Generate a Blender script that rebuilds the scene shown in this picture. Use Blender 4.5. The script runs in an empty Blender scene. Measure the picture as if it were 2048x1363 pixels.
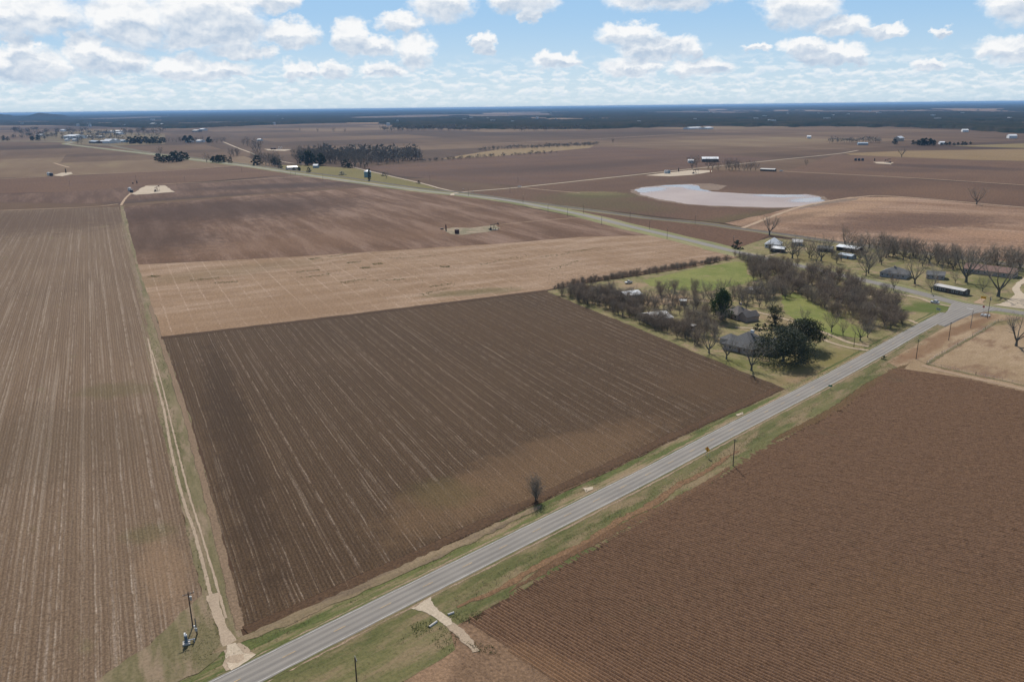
import bpy, bmesh, math, random
import numpy as np
from mathutils import Matrix, Vector, Euler

R = math.radians
rng = random.Random(7)
nrg = np.random.default_rng(7)
SC = bpy.context.scene
COL = SC.collection

# ------------------------------------------------------------------ camera (28 mm drone view from 110 m)
F, CAM_H = 1593.0, 110.0
PITCH, ROLL = math.atan(467.5 / F), math.atan(24 / 2048)
cam_d = bpy.data.cameras.new('camera')
cam_d.lens, cam_d.sensor_width = F / 2048 * 36, 36
cam_d.clip_start, cam_d.clip_end = 1.0, 160000
cam = bpy.data.objects.new('camera', cam_d)
COL.objects.link(cam)
cam.matrix_world = Matrix.Translation((0, 0, CAM_H)) @ Matrix.Rotation(math.pi / 2 - PITCH, 4, 'X') @ Matrix.Rotation(-ROLL, 4, 'Z')
SC.camera = cam

SC.view_settings.view_transform = 'Standard'
SC.view_settings.look = 'None'
SC.view_settings.gamma = 1
SC.view_settings.use_curve_mapping = False
SC.view_settings.exposure = EXPOSURE = 0.0
SC.cycles.use_denoising = True
SC.cycles.max_bounces = 6
SC.cycles.transparent_max_bounces = 8
SC.cycles.volume_bounces = 0

# ------------------------------------------------------------------ sun and sky
SUN_AZ, SUN_EL = R(-8), R(45)
sun_dir = Vector((math.sin(SUN_AZ) * math.cos(SUN_EL), math.cos(SUN_AZ) * math.cos(SUN_EL), math.sin(SUN_EL)))
sl = bpy.data.lights.new('sun', 'SUN')
sl.energy, sl.angle, sl.color = 4.8, R(0.5), (1.0, 0.955, 0.89)
so = bpy.data.objects.new('sun', sl)
COL.objects.link(so)
so.rotation_euler = sun_dir.to_track_quat('Z', 'Y').to_euler()
so.location = (0, 0, 300)

world = bpy.data.worlds.new('World')
SC.world = world
world.use_nodes = True
SKY_STRENGTH = 0.10


class NT:
    """tiny wrapper that makes node graphs short to write"""
    def __init__(self, nt):
        self.nt, self.n, self.l = nt, nt.nodes, nt.links

    def new(self, kind, **kw):
        nd = self.n.new(kind)
        for k, v in kw.items():
            setattr(nd, k, v)
        return nd

    def put(self, sock, v):
        if v is None:
            return
        if isinstance(v, bpy.types.NodeSocket):
            self.l.new(v, sock)
        else:
            if sock.type == 'RGBA' and len(v) == 3:
                v = (*v, 1)
            sock.default_value = v

    def math(self, op, a, b=None, c=None, clamp=False):
        nd = self.new('ShaderNodeMath', operation=op, use_clamp=clamp)
        for i, v in enumerate((a, b, c)):
            if v is not None:
                self.put(nd.inputs[i], v)
        return nd.outputs[0]

    def vec(self, op, a, b=None, c=None):
        nd = self.new('ShaderNodeVectorMath', operation=op)
        for i, v in enumerate((a, b, c)):
            if v is not None:
                self.put(nd.inputs[i], v)
        return nd.outputs['Value'] if op in ('DOT_PRODUCT', 'LENGTH') else nd.outputs['Vector']

    def comb(self, x, y, z=0.0):
        nd = self.new('ShaderNodeCombineXYZ')
        for i, v in enumerate((x, y, z)):
            self.put(nd.inputs[i], v)
        return nd.outputs[0]

    def sep(self, v):
        nd = self.new('ShaderNodeSeparateXYZ')
        self.put(nd.inputs[0], v)
        return nd.outputs

    def noise(self, v, scale=1.0, detail=4.0, rough=0.55, out='Fac', dist=0.0):
        nd = self.new('ShaderNodeTexNoise')
        self.put(nd.inputs['Vector'], v)
        nd.inputs['Scale'].default_value = scale
        nd.inputs['Detail'].default_value = detail
        nd.inputs['Roughness'].default_value = rough
        nd.inputs['Distortion'].default_value = dist
        return nd.outputs[0] if out == 'Fac' else nd.outputs[1]

    def smooth(self, v, lo, hi, a=0.0, b=1.0):
        nd = self.new('ShaderNodeMapRange', interpolation_type='SMOOTHSTEP')
        self.put(nd.inputs['Value'], v)
        nd.inputs['From Min'].default_value, nd.inputs['From Max'].default_value = lo, hi
        nd.inputs['To Min'].default_value, nd.inputs['To Max'].default_value = a, b
        return nd.outputs[0]

    def lin(self, v, lo, hi, a=0.0, b=1.0):
        nd = self.new('ShaderNodeMapRange')
        self.put(nd.inputs['Value'], v)
        nd.inputs['From Min'].default_value, nd.inputs['From Max'].default_value = lo, hi
        nd.inputs['To Min'].default_value, nd.inputs['To Max'].default_value = a, b
        return nd.outputs[0]

    def mix(self, f, a, b, blend='MIX'):
        nd = self.new('ShaderNodeMix', data_type='RGBA', blend_type=blend)
        self.put(nd.inputs[0], f)
        self.put(nd.inputs[6], a)
        self.put(nd.inputs[7], b)
        return nd.outputs[2]

    def mapping(self, v, loc=(0, 0, 0), rot=(0, 0, 0), scale=(1, 1, 1), kind='POINT'):
        nd = self.new('ShaderNodeMapping', vector_type=kind)
        self.put(nd.inputs[0], v)
        nd.inputs[1].default_value, nd.inputs[2].default_value, nd.inputs[3].default_value = loc, rot, scale
        return nd.outputs[0]

    def ramp(self, v, stops):
        nd = self.new('ShaderNodeValToRGB')
        cr = nd.color_ramp
        while len(cr.elements) < len(stops):
            cr.elements.new(0.5)
        for e, (p, c) in zip(cr.elements, stops):
            e.position, e.color = p, (*c, 1)
        self.put(nd.inputs[0], v)
        return nd.outputs[0]


def cam_ray(px, py):
    u, v = px - 1024, py - 681.5
    c, s = math.cos(ROLL), math.sin(ROLL)
    x, y = (u * c - v * s) / F, -(u * s + v * c) / F
    return Vector((x, math.cos(PITCH) + y * math.sin(PITCH), -math.sin(PITCH) + y * math.cos(PITCH)))


def azel(px, py):
    """compass direction and height above the horizon (degrees) of a point of the sky surveyed in the photograph"""
    d = cam_ray(px, py).normalized()
    return math.degrees(math.atan2(d.x, d.y)), math.degrees(math.asin(d.z))


def build_world():
    w = NT(world.node_tree)
    for nd in list(w.n):
        w.n.remove(nd)
    out = w.new('ShaderNodeOutputWorld')
    bg = w.new('ShaderNodeBackground')
    bg.inputs[1].default_value = SKY_STRENGTH
    w.l.new(bg.outputs[0], out.inputs[0])
    sky = w.new('ShaderNodeTexSky', sky_type='NISHITA')
    sky.sun_disc = False
    sky.sun_elevation, sky.sun_rotation = SUN_EL, SUN_AZ
    sky.altitude, sky.air_density, sky.dust_density, sky.ozone_density = 100, 1.0, 0.6, 2.2
    tc = w.new('ShaderNodeTexCoord')
    d = w.vec('NORMALIZE', tc.outputs['Generated'])
    x, y, z = w.sep(d)
    az = w.math('MULTIPLY', w.math('ARCTAN2', x, y), 57.29578)
    el = w.math('MULTIPLY', w.math('ARCSINE', z), 57.29578)
    P = w.comb(az, el)
    # warp: cauliflower edges
    warp = w.vec('SUBTRACT', w.noise(w.comb(az, w.math('MULTIPLY', el, 1.35)), 0.75, 7, 0.62, 'Color'), (0.5, 0.5, 0.5))
    Pw = w.vec('ADD', P, w.vec('MULTIPLY', warp, (2.6, 1.7, 0)))
    clouds = [  # x0, x1, top, base in the photograph (pixels of its 2048 x 1363)
        (-160, 185, -14, 62), (165, 340, -20, 86), (320, 450, 60, 100), (300, 520, -70, 90), (520, 640, 36, 94), (380, 540, 24, 96), (490, 600, -30, 24),
        (10, 70, 62, 130), (-60, 155, 95, 160), (135, 210, 60, 140), (150, 305, 95, 148), (300, 420, 108, 158),
        (420, 560, 90, 116), (350, 520, 124, 156), (560, 636, 118, 160), (630, 705, 122, 160),
        (664, 738, 32, 104), (690, 800, 72, 110), (745, 850, 22, 64), (790, 870, 62, 132), (715, 812, 124, 154), (820, 950, -40, 42),
        (936, 990, 60, 92), (950, 996, 74, 108), (970, 1125, -40, 26), (1035, 1080, 16, 52), (1070, 1130, 98, 134), (1100, 1166, 106, 136),
        (1186, 1330, 42, 92), (1220, 1415, 66, 120), (1370, 1412, 84, 112), (1200, 1330, 112, 150), (1330, 1470, 112, 152), (1190, 1480, -60, 22),
        (1510, 1690, -40, 54), (1620, 1760, 26, 76), (1720, 1822, 44, 76), (1552, 1660, 70, 112), (1580, 1742, 84, 130), (1680, 1742, 98, 132),
        (1862, 1912, 52, 77), (1936, 2110, 68, 122), (1956, 2150, -60, 48), (1820, 1902, 112, 140), (1486, 1546, 84, 102), (2060, 2330, -50, 60),
        (-420, -180, 20, 120), (2200, 2500, 70, 150)]
    m = g_ = None
    for (x0, x1, t, b) in clouds:
        a0, e0 = azel(x0, b)
        a1, e1 = azel(x1, t)
        ca, wd = (a0 + a1) / 2, (a1 - a0) / 2
        hh = max(0.2, (e1 - e0))
        ce = e0 + 0.45 * hh
        S = (1 / (0.92 * wd), 1 / (0.52 * hh), 0)
        v = w.vec('MULTIPLY_ADD', Pw, S, (-ca * S[0], -ce * S[1], 0))
        q = w.vec('DOT_PRODUCT', v, v)
        m = q if m is None else w.math('MINIMUM', m, q)
        S2 = (1 / (0.95 * wd), 1 / (0.34 * hh), 0)
        ce2 = e0 + 0.10 * hh
        v = w.vec('MULTIPLY_ADD', Pw, S2, (-(ca + 0.1 * wd) * S2[0], -ce2 * S2[1], 0))
        q = w.vec('DOT_PRODUCT', v, v)
        g_ = q if g_ is None else w.math('MINIMUM', g_, q)
    body = w.smooth(m, 0.50, 1.50, 1.0, 0.0)
    grey = w.smooth(g_, 0.35, 1.6, 0.85, 0.0)
    # relief of the puffs: difference of two samples of one noise
    pr = w.vec('ADD', w.comb(az, w.math('MULTIPLY', el, 1.35)), w.vec('MULTIPLY', warp, (0.9, 0.9, 0)))
    relief = w.math('SUBTRACT', w.noise(w.vec('ADD', pr, (0.10, -0.42, 0)), 0.62, 3, 0.5), w.noise(pr, 0.62, 3, 0.5))
    fine = w.noise(pr, 2.6, 5, 0.6)
    shade = w.math('ADD', w.math('MULTIPLY', relief, 1.9), w.math('MULTIPLY', grey, 0.80))
    shade = w.math('ADD', shade, w.lin(fine, 0.3, 0.7, -0.10, 0.14), clamp=True)
    # low banks of small far clouds
    lw = w.vec('MULTIPLY', warp, (0.9, 0.9, 0))
    lowp = w.vec('ADD', w.comb(w.math('MULTIPLY', az, 1.0), w.math('MULTIPLY', el, 2.5), 3.1), lw)
    ln = w.noise(lowp, 1.0, 6, 0.55)
    band = w.math('MULTIPLY', w.smooth(el, 0.1, 0.9), w.smooth(el, 2.0, 3.6, 1.0, 0.0))
    lowa = w.math('MULTIPLY', w.smooth(ln, 0.44, 0.61), w.math('MULTIPLY', band, 0.72))
    lowp2 = w.vec('ADD', w.comb(w.math('MULTIPLY', az, 1.6), w.math('MULTIPLY', el, 4.6), 9.7), lw)
    lowa2 = w.math('MULTIPLY', w.smooth(w.noise(lowp2, 1.0, 6, 0.6), 0.47, 0.66), w.smooth(el, 1.0, 2.0, 0.55, 0.0))
    lowshade = w.smooth(w.noise(w.vec('ADD', lowp, (0.0, 0.4, 0.0)), 1.0, 5, 0.55), 0.46, 0.72)
    # the rest of the sky dome, overhead and behind
    zc = w.math('MAXIMUM', z, 0.06)
    dome = w.comb(w.math('DIVIDE', x, zc), w.math('DIVIDE', y, zc), 0.0)
    dn = w.noise(dome, 1.15, 7, 0.58)
    domea = w.math('MULTIPLY', w.smooth(dn, 0.54, 0.66), w.smooth(el, 7.0, 10.5))
    K = 1.0 / SKY_STRENGTH
    col = sky.outputs[0]
    # veil of the lowest air: pale at the horizon, clear blue above
    veil = w.mix(w.smooth(el, 0.2, 6.8), tuple(c * K for c in (0.56, 0.725, 0.86)), tuple(c * K for c in (0.325, 0.56, 0.84)))
    col = w.mix(w.smooth(el, 9.0, 26.0, 0.88, 0.0), col, veil)
    def cl(shade_sock, white, greyc):
        return w.mix(shade_sock, tuple(c * K for c in white), tuple(c * K for c in greyc))
    col = w.mix(lowa2, col, tuple(c * K for c in (0.80, 0.865, 0.91)))
    col = w.mix(lowa, col, cl(lowshade, (0.90, 0.925, 0.945), (0.66, 0.77, 0.88)))
    col = w.mix(body, col, cl(shade, (0.945, 0.955, 0.965), (0.50, 0.605, 0.74)))
    col = w.mix(domea, col, cl(w.smooth(dn, 0.58, 0.78), (0.90, 0.92, 0.94), (0.60, 0.68, 0.77)))
    w.l.new(col, bg.inputs[0])
    return sky


build_world()


# ------------------------------------------------------------------ survey: where a photographed ground point stands
def g(px, py, z=0.0):
    d = cam_ray(px, py)
    t = (z - CAM_H) / d.z
    return Vector((d.x * t, d.y * t))


def depth(p):
    return p[1] * math.cos(PITCH) + CAM_H * math.sin(PITCH)


def metres(px, py, n):
    """real length of n photograph pixels at the ground point seen at (px, py)"""
    return n * depth(g(px, py)) / F


# ------------------------------------------------------------------ object helpers
def tag(o, label=None, cat=None, group=None, kind=None):
    if label:
        o['label'] = label
    if cat:
        o['category'] = cat
    if group:
        o['group'] = group
    if kind:
        o['kind'] = kind
    return o


def thing(name, label, cat, loc=(0, 0, 0), rz=0.0, group=None, scale=1.0):
    o = bpy.data.objects.new(name, None)
    o.empty_display_size = 0.5
    COL.objects.link(o)
    o.location = (loc[0], loc[1], loc[2] if len(loc) > 2 else 0.0)
    o.rotation_euler = (0, 0, rz)
    o.scale = (scale,) * 3
    return tag(o, label, cat, group)


def link(name, me, parent=None, loc=None, rz=None):
    o = bpy.data.objects.new(name, me)
    COL.objects.link(o)
    if parent:
        o.parent = parent
    if loc is not None:
        o.location = loc
    if rz is not None:
        o.rotation_euler = (0, 0, rz)
    return o


def dup(root, loc, rz=0.0, scale=1.0, label=None, group=None):
    r = root.copy()
    COL.objects.link(r)
    r.location = (loc[0], loc[1], loc[2] if len(loc) > 2 else 0.0)
    r.rotation_euler = (0, 0, rz)
    r.scale = (scale,) * 3 if not isinstance(scale, tuple) else scale
    if label:
        r['label'] = label
    if group:
        r['group'] = group
    for ch in list(root.children):
        c = ch.copy()
        COL.objects.link(c)
        c.parent = r
        for sub in ch.children:
            s = sub.copy()
            COL.objects.link(s)
            s.parent = c
    return r


class MB:
    """collects faces and builds them as one mesh"""
    def __init__(self):
        self.v, self.f = [], []

    def add(self, vs, fs):
        o = len(self.v)
        self.v += [tuple(p) for p in vs]
        self.f += [tuple(i + o for i in f) for f in fs]

    def box(self, c, s, rz=0.0, taper=1.0):
        x, y, z = (q / 2 for q in s)
        vs = []
        for dz, k in ((-z, 1), (z, taper)):
            for dx, dy in ((-x, -y), (x, -y), (x, y), (-x, y)):
                X, Y = dx * k, dy * k
                vs.append((c[0] + X * math.cos(rz) - Y * math.sin(rz), c[1] + X * math.sin(rz) + Y * math.cos(rz), c[2] + dz))
        self.add(vs, [(3, 2, 1, 0), (4, 5, 6, 7), (0, 1, 5, 4), (1, 2, 6, 5), (2, 3, 7, 6), (3, 0, 4, 7)])

    def tube(self, a, b, r0, r1, n=6, caps=True):
        a, b = Vector(a), Vector(b)
        d = (b - a)
        if d.length < 1e-6:
            return
        d.normalize()
        p = d.orthogonal().normalized()
        q = d.cross(p)
        vs = []
        for c, r in ((a, r0), (b, r1)):
            for i in range(n):
                t = 2 * math.pi * i / n
                vs.append(c + p * (r * math.cos(t)) + q * (r * math.sin(t)))
        fs = [(i, (i + 1) % n, n + (i + 1) % n, n + i) for i in range(n)]
        if caps:
            fs += [tuple(range(n - 1, -1, -1)), tuple(range(n, 2 * n))]
        self.add(vs, fs)

    def prism(self, prof, y0, y1, axis='y'):
        """profile of (x, z) points swept along y"""
        n = len(prof)
        vs = [(x, y0, z) for x, z in prof] + [(x, y1, z) for x, z in prof]
        fs = [(i, (i + 1) % n, n + (i + 1) % n, n + i) for i in range(n)] + [tuple(range(n - 1, -1, -1)), tuple(range(n, 2 * n))]
        self.add(vs, fs)

    def mesh(self, name, mat, smooth=False):
        me = bpy.data.meshes.new(name)
        me.from_pydata(self.v, [], self.f)
        me.materials.append(mat)
        if smooth:
            me.polygons.foreach_set('use_smooth', [True] * len(me.polygons))
        me.update()
        bm = bmesh.new()
        bm.from_mesh(me)
        bmesh.ops.recalc_face_normals(bm, faces=bm.faces)
        bm.to_mesh(me)
        bm.free()
        return me

    def build(self, name, mat, parent=None, smooth=False):
        return link(name, self.mesh(name, mat, smooth), parent)


def np_mesh(name, V, Q, mat, uv=None, smooth=False, edge=None):
    """fast mesh from arrays; Q is (n, 3) or (n, 4)"""
    me = bpy.data.meshes.new(name)
    k = Q.shape[1]
    me.vertices.add(len(V))
    me.vertices.foreach_set('co', np.asarray(V, np.float32).ravel())
    me.loops.add(Q.size)
    me.loops.foreach_set('vertex_index', Q.astype(np.int32).ravel())
    me.polygons.add(len(Q))
    me.polygons.foreach_set('loop_start', np.arange(len(Q), dtype=np.int32) * k)
    me.polygons.foreach_set('loop_total', np.full(len(Q), k, np.int32))
    if smooth:
        me.polygons.foreach_set('use_smooth', np.ones(len(Q), bool))
    if uv is not None:
        lay = me.uv_layers.new(name='UVMap')
        lay.data.foreach_set('uv', np.asarray(uv, np.float32)[Q.ravel()].ravel())
    if edge is not None:
        me.attributes.new('edge', 'FLOAT', 'POINT').data.foreach_set('value', np.asarray(edge, np.float32))
    me.materials.append(mat)
    me.update(calc_edges=True)
    return me


# ------------------------------------------------------------------ materials
MATS = {}
SOIL_TONE = (0.70, 0.60, 0.455)


def principled(name, build):
    """material whose base colour (and bump) come from build(nt) -> colour[, height, strength, roughness]"""
    m = bpy.data.materials.new(name)
    m.use_nodes = True
    w = NT(m.node_tree)
    bs = w.n['Principled BSDF']
    bs.inputs['Roughness'].default_value = 0.9
    bs.inputs['Specular IOR Level'].default_value = 0.2
    r = build(w)
    w.put(bs.inputs['Base Color'], r['col'])
    if 'rough' in r:
        w.put(bs.inputs['Roughness'], r['rough'])
    if 'spec' in r:
        bs.inputs['Specular IOR Level'].default_value = r['spec']
    if 'metal' in r:
        bs.inputs['Metallic'].default_value = r['metal']
    if 'height' in r:
        b = w.new('ShaderNodeBump')
        b.inputs['Strength'].default_value = r.get('bs', 0.5)
        b.inputs['Distance'].default_value = r.get('bd', 0.1)
        w.put(b.inputs['Height'], r['height'])
        w.l.new(b.outputs[0], bs.inputs['Normal'])
    MATS[name] = m
    return m


def plain(name, col, rough=0.7, metal=0.0, var=0.25, scale=2.0, spec=0.3):
    def b(w):
        tc = w.new('ShaderNodeTexCoord').outputs['Object']
        n = w.noise(tc, scale, 5, 0.6)
        info = w.new('ShaderNodeObjectInfo').outputs['Random']
        k = w.math('ADD', w.lin(n, 0.25, 0.75, 1 - var, 1 + var), w.lin(info, 0, 1, -0.12, 0.12))
        c = w.vec('SCALE', col)
        nd = w.n[-1]
        w.put(nd.inputs['Scale'], k)
        return dict(col=c, rough=rough, metal=metal, spec=spec)
    return principled(name, b)


def spot(c, a, b, col, amt=1.0, soft=0.5):
    """a tinted patch: centre and two edge points surveyed in the photograph"""
    C, A, B = g(*c), g(*a), g(*b)
    da, db = A - C, B - C
    th = math.atan2(da.y, da.x)
    ry = abs(-math.sin(th) * db.x + math.cos(th) * db.y)
    return dict(c=C, th=th, rx=max(0.5, da.length), ry=max(0.5, ry), col=col, amt=amt, soft=soft)


def add_spots(w, col, spots, rough_scale=0.09, tone=(0.82, 0.77, 0.68)):
    if not spots:
        return col
    tc = w.new('ShaderNodeTexCoord').outputs['Object']
    wn = w.vec('SUBTRACT', w.noise(tc, rough_scale, 8, 0.75, 'Color'), (0.5, 0.5, 0.5))
    for s in spots:
        v = w.mapping(tc, (s['c'].x, s['c'].y, 0), (0, 0, s['th']), (s['rx'], s['ry'], 1e6), 'TEXTURE')
        v = w.vec('ADD', v, w.vec('MULTIPLY', wn, (2.2, 2.2, 0)))
        q = w.vec('DOT_PRODUCT', v, v)
        f = w.smooth(q, 1 - s['soft'], 1 + s['soft'], s['amt'], 0.0)
        col = w.mix(f, col, tuple(c * q for c, q in zip(s['col'], tone)))
    return col


def feather(w, uv, clod=1.0):
    """thin, patchy cover towards the edge of a strip: what lies below shows through"""
    at = w.new('ShaderNodeAttribute', attribute_name='edge').outputs['Fac']
    nz = w.noise(uv, 0.9 * clod, 6, 0.75)
    a = w.smooth(w.math('ADD', at, w.math('MULTIPLY', nz, 0.9)), 0.55, 0.85)
    tr = w.new('ShaderNodeBsdfTransparent')
    mx = w.new('ShaderNodeMixShader')
    w.put(mx.inputs[0], a)
    w.l.new(tr.outputs[0], mx.inputs[1])
    w.l.new(w.n['Principled BSDF'].outputs[0], mx.inputs[2])
    w.l.new(mx.outputs[0], w.n['Material Output'].inputs[0])


def soil(name, dark, light, straw=None, straw_amt=0.0, green=None, green_amt=0.0, streak=(0.30, 0.012), patch=60.0,
         clod=1.0, spots=(), bump=0.5, contrast=1.0, across=None, lines=None, straw_w=(0.6, 0.7), tone=None, crest=None, grit=0.35, soft=False):
    """ploughed land; UV in metres: u across the rows, v along them"""
    tone = tone or SOIL_TONE
    dark, light = tuple(c * q for c, q in zip(dark, tone)), tuple(c * q for c, q in zip(light, tone))
    def b(w):
        uv = w.new('ShaderNodeUVMap').outputs[0]
        big = w.noise(uv, 1 / patch, 5, 0.55)
        st = w.noise(w.vec('MULTIPLY', uv, (streak[0], streak[1], 1)), 1.0, 5, 0.6)
        sp = w.noise(uv, clod, 6, 0.72)
        f = w.math('ADD', w.math('MULTIPLY', big, 0.8), w.math('MULTIPLY', st, 0.8))
        f = w.math('ADD', f, w.math('MULTIPLY', sp, 1.7))  # strong speckle puts the small shadows of clods into the colour
        f = w.lin(f, 1.65 - 0.46 / contrast, 1.65 + 0.46 / contrast)
        col = w.mix(w.math('ADD', f, 0.0, clamp=True), dark, light)
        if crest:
            # relief of the rows put into the colour: pale crest, dark furrow; broken by clods
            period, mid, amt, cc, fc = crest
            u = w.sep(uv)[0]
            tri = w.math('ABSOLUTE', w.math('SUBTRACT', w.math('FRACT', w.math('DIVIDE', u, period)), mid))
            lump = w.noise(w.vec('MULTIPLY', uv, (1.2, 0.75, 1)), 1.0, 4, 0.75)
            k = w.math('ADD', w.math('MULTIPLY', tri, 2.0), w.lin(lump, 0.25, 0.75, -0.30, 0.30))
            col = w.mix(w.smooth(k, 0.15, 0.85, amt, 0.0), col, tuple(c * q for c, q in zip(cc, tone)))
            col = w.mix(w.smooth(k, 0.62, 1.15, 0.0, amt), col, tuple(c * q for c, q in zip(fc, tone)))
        if across:
            ac = w.noise(w.vec('MULTIPLY', uv, (across[0], across[1], 1)), 1.0, 8, 0.72)
            col = w.mix(w.smooth(ac, 0.40, 0.68, 0, across[2]), col, across[3])
        if straw:
            ln = w.noise(w.vec('MULTIPLY', w.vec('ADD', uv, (31.7, 0, 0)), (streak[0] * 1.6, streak[1] * 0.7, 1)), 1.0, 3, 0.7)
            fl = w.noise(w.vec('MULTIPLY', uv, (4.0, 0.9, 1)), 1.0, 4, 0.75)
            mk = w.math('MULTIPLY', w.smooth(ln, *straw_w), w.smooth(fl, 0.40, 0.62))
            col = w.mix(w.math('MULTIPLY', mk, straw_amt), col, straw)
            chaff = w.noise(w.vec('ADD', uv, (7.7, 3.3, 0)), clod * 1.9, 3, 0.8)
            col = w.mix(w.smooth(chaff, 0.60, 0.74, 0, 0.55), col, straw)
        if lines:
            for (period, width, offs, amt, lc) in lines:
                u = w.sep(w.vec('ADD', uv, w.vec('MULTIPLY', w.noise(uv, 0.05, 3, 0.5, 'Color'), (1.2, 0, 0))))[0]
                fr = w.math('FRACT', w.math('DIVIDE', w.math('ADD', u, offs + 4000.0), period))
                tri = w.math('ABSOLUTE', w.math('SUBTRACT', fr, 0.5))
                br = w.smooth(w.noise(w.vec('MULTIPLY', uv, (0.5, 0.15, 1)), 1.0, 5, 0.7), 0.38, 0.6)
                mk = w.math('MULTIPLY', w.smooth(tri, 0, width / period, 1, 0), w.math('MULTIPLY', br, w.smooth(w.noise(uv, 1.6, 3, 0.8), 0.36, 0.60)))
                col = w.mix(w.math('MULTIPLY', mk, amt), col, lc)
        if green:
            gn = w.noise(w.vec('MULTIPLY', uv, (0.05, 0.03, 1)), 1.0, 7, 0.68)
            col = w.mix(w.smooth(gn, 0.60, 0.72, 0, green_amt), col, green)
        col = add_spots(w, col, spots, tone=tone)
        # clods and crumbs: every lump a shade lighter or darker
        gn = w.noise(w.vec('MULTIPLY', uv, (1.0, 0.8, 1)), clod * 1.7, 4, 0.8)
        k = w.lin(gn, 0.36, 0.64, 1 - grit, 1 + grit)
        col = w.vec('SCALE', col)
        w.put(w.n[-1].inputs['Scale'], k)
        if soft:
            feather(w, uv, clod)
        return dict(col=col, height=sp, bs=bump, bd=0.12 / max(clod, 0.2), rough=0.95, spec=0.1)
    return principled(name, b)


def turf(name, a, bcol, tan, tan_amt=0.5, stretch=(1, 1), scale=1.0, spots=(), speck=0.65):
    def b(w):
        uv = w.vec('MULTIPLY', w.new('ShaderNodeUVMap').outputs[0], (stretch[0], stretch[1], 1))
        n1 = w.noise(uv, 0.045 * scale, 6, 0.6)
        n2 = w.noise(uv, 0.33 * scale, 6, 0.68)
        n3 = w.noise(w.new('ShaderNodeUVMap').outputs[0], 1.3, 6, 0.8)
        f = w.math('ADD', w.math('MULTIPLY', n1, 1.0), w.math('MULTIPLY', n2, 0.8))
        col = w.mix(w.smooth(f, 0.70, 1.08), a, bcol)
        t = w.noise(w.vec('ADD', uv, (17.3, 4.1, 0)), 0.11 * scale, 7, 0.66)
        col = w.mix(w.smooth(t, 0.60 - 0.22 * tan_amt, 0.74 - 0.18 * tan_amt), col, tan)
        col = w.mix(w.smooth(n3, 0.42, 0.68, -0.0, speck), col, w.mix(0.6, col, (0.012, 0.013, 0.004)))
        col = add_spots(w, col, spots)
        return dict(col=col, height=w.math('ADD', n3, n2), bs=0.6, bd=0.15, rough=0.95, spec=0.1)
    return principled(name, b)
# ------------------------------------------------------------------ ground sheet to the horizon
ROW = math.atan2(-0.445, 0.8955)          # heading of the section lines, clockwise from +Y
def hd(h):
    return Vector((math.sin(h), math.cos(h)))


def ground_mat():
    def b(w):
        tc = w.new('ShaderNodeTexCoord').outputs['Object']
        p = w.mapping(tc, rot=(0, 0, ROW))
        def bricks(bw, rh, off, seedshift):
            nd = w.new('ShaderNodeTexBrick')
            nd.offset = off
            w.put(nd.inputs['Vector'], w.vec('ADD', p, seedshift))
            nd.inputs['Color1'].default_value, nd.inputs['Color2'].default_value = (0, 0, 0, 1), (1, 1, 1, 1)
            nd.inputs['Mortar Size'].default_value = 0.0
            nd.inputs['Scale'].default_value = 1.0
            nd.inputs['Bias'].default_value = 0.0
            nd.inputs['Brick Width'].default_value, nd.inputs['Row Height'].default_value = bw, rh
            return nd.outputs[0]
        f1 = bricks(640, 430, 0.37, (90, 40, 0))
        f2 = bricks(1500, 900, 0.6, (500, 333, 0))
        n = w.noise(w.vec('MULTIPLY', p, (0.0035, 0.0012, 1)), 1.0, 6, 0.6)
        n2 = w.noise(w.vec('MULTIPLY', p, (0.02, 0.004, 1)), 1.0, 6, 0.6)
        f = w.math('ADD', w.math('MULTIPLY', f1, 0.42), w.math('MULTIPLY', f2, 0.22))
        f = w.math('ADD', f, w.math('MULTIPLY', n, 0.55))
        f = w.math('ADD', f, w.math('MULTIPLY', n2, 0.30))
        col = w.ramp(w.lin(f, 0.36, 1.08), [(0.0, (0.038, 0.021, 0.012)), (0.3, (0.066, 0.037, 0.021)), (0.6, (0.110, 0.065, 0.036)), (0.85, (0.160, 0.104, 0.058)), (1.0, (0.195, 0.142, 0.070))])
        return dict(col=col, rough=0.95, spec=0.1)
    return principled('far_farmland', b)


def build_ground():
    rings = [0, 150, 400, 900, 1800, 3200, 5000, 8000, 12000, 18000, 30000, 48000, 70000]
    n = 72
    V, Fc = [(0, 0, 0)], []
    for r in rings[1:]:
        V += [(r * math.sin(2 * math.pi * i / n), r * math.cos(2 * math.pi * i / n), 0) for i in range(n)]
    Fc += [(0, 1 + (i + 1) % n, 1 + i) for i in range(n)]
    for k in range(len(rings) - 2):
        a, c = 1 + k * n, 1 + (k + 1) * n
        Fc += [(a + i, a + (i + 1) % n, c + (i + 1) % n, c + i) for i in range(n)]
    m = MB()
    m.v, m.f = V, Fc
    tag(m.build('ground', ground_mat()), kind='structure')


build_ground()


def ragged(pts, amp, step):
    """the outline with its edges made uneven"""
    out = []
    n = len(pts)
    for i in range(n):
        a, b = pts[i], pts[(i + 1) % n]
        L = (b - a).length
        k = max(1, min(400, int(L / step)))
        nrm = Vector((-(b - a).y, (b - a).x)) / max(L, 1e-6)
        w_ = 0.0
        for j in range(k):
            p = a.lerp(b, j / k)
            if j:
                w_ = 0.6 * w_ + rng.uniform(-amp, amp)
                p = p + nrm * w_
            out.append(p)
    return out


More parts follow.
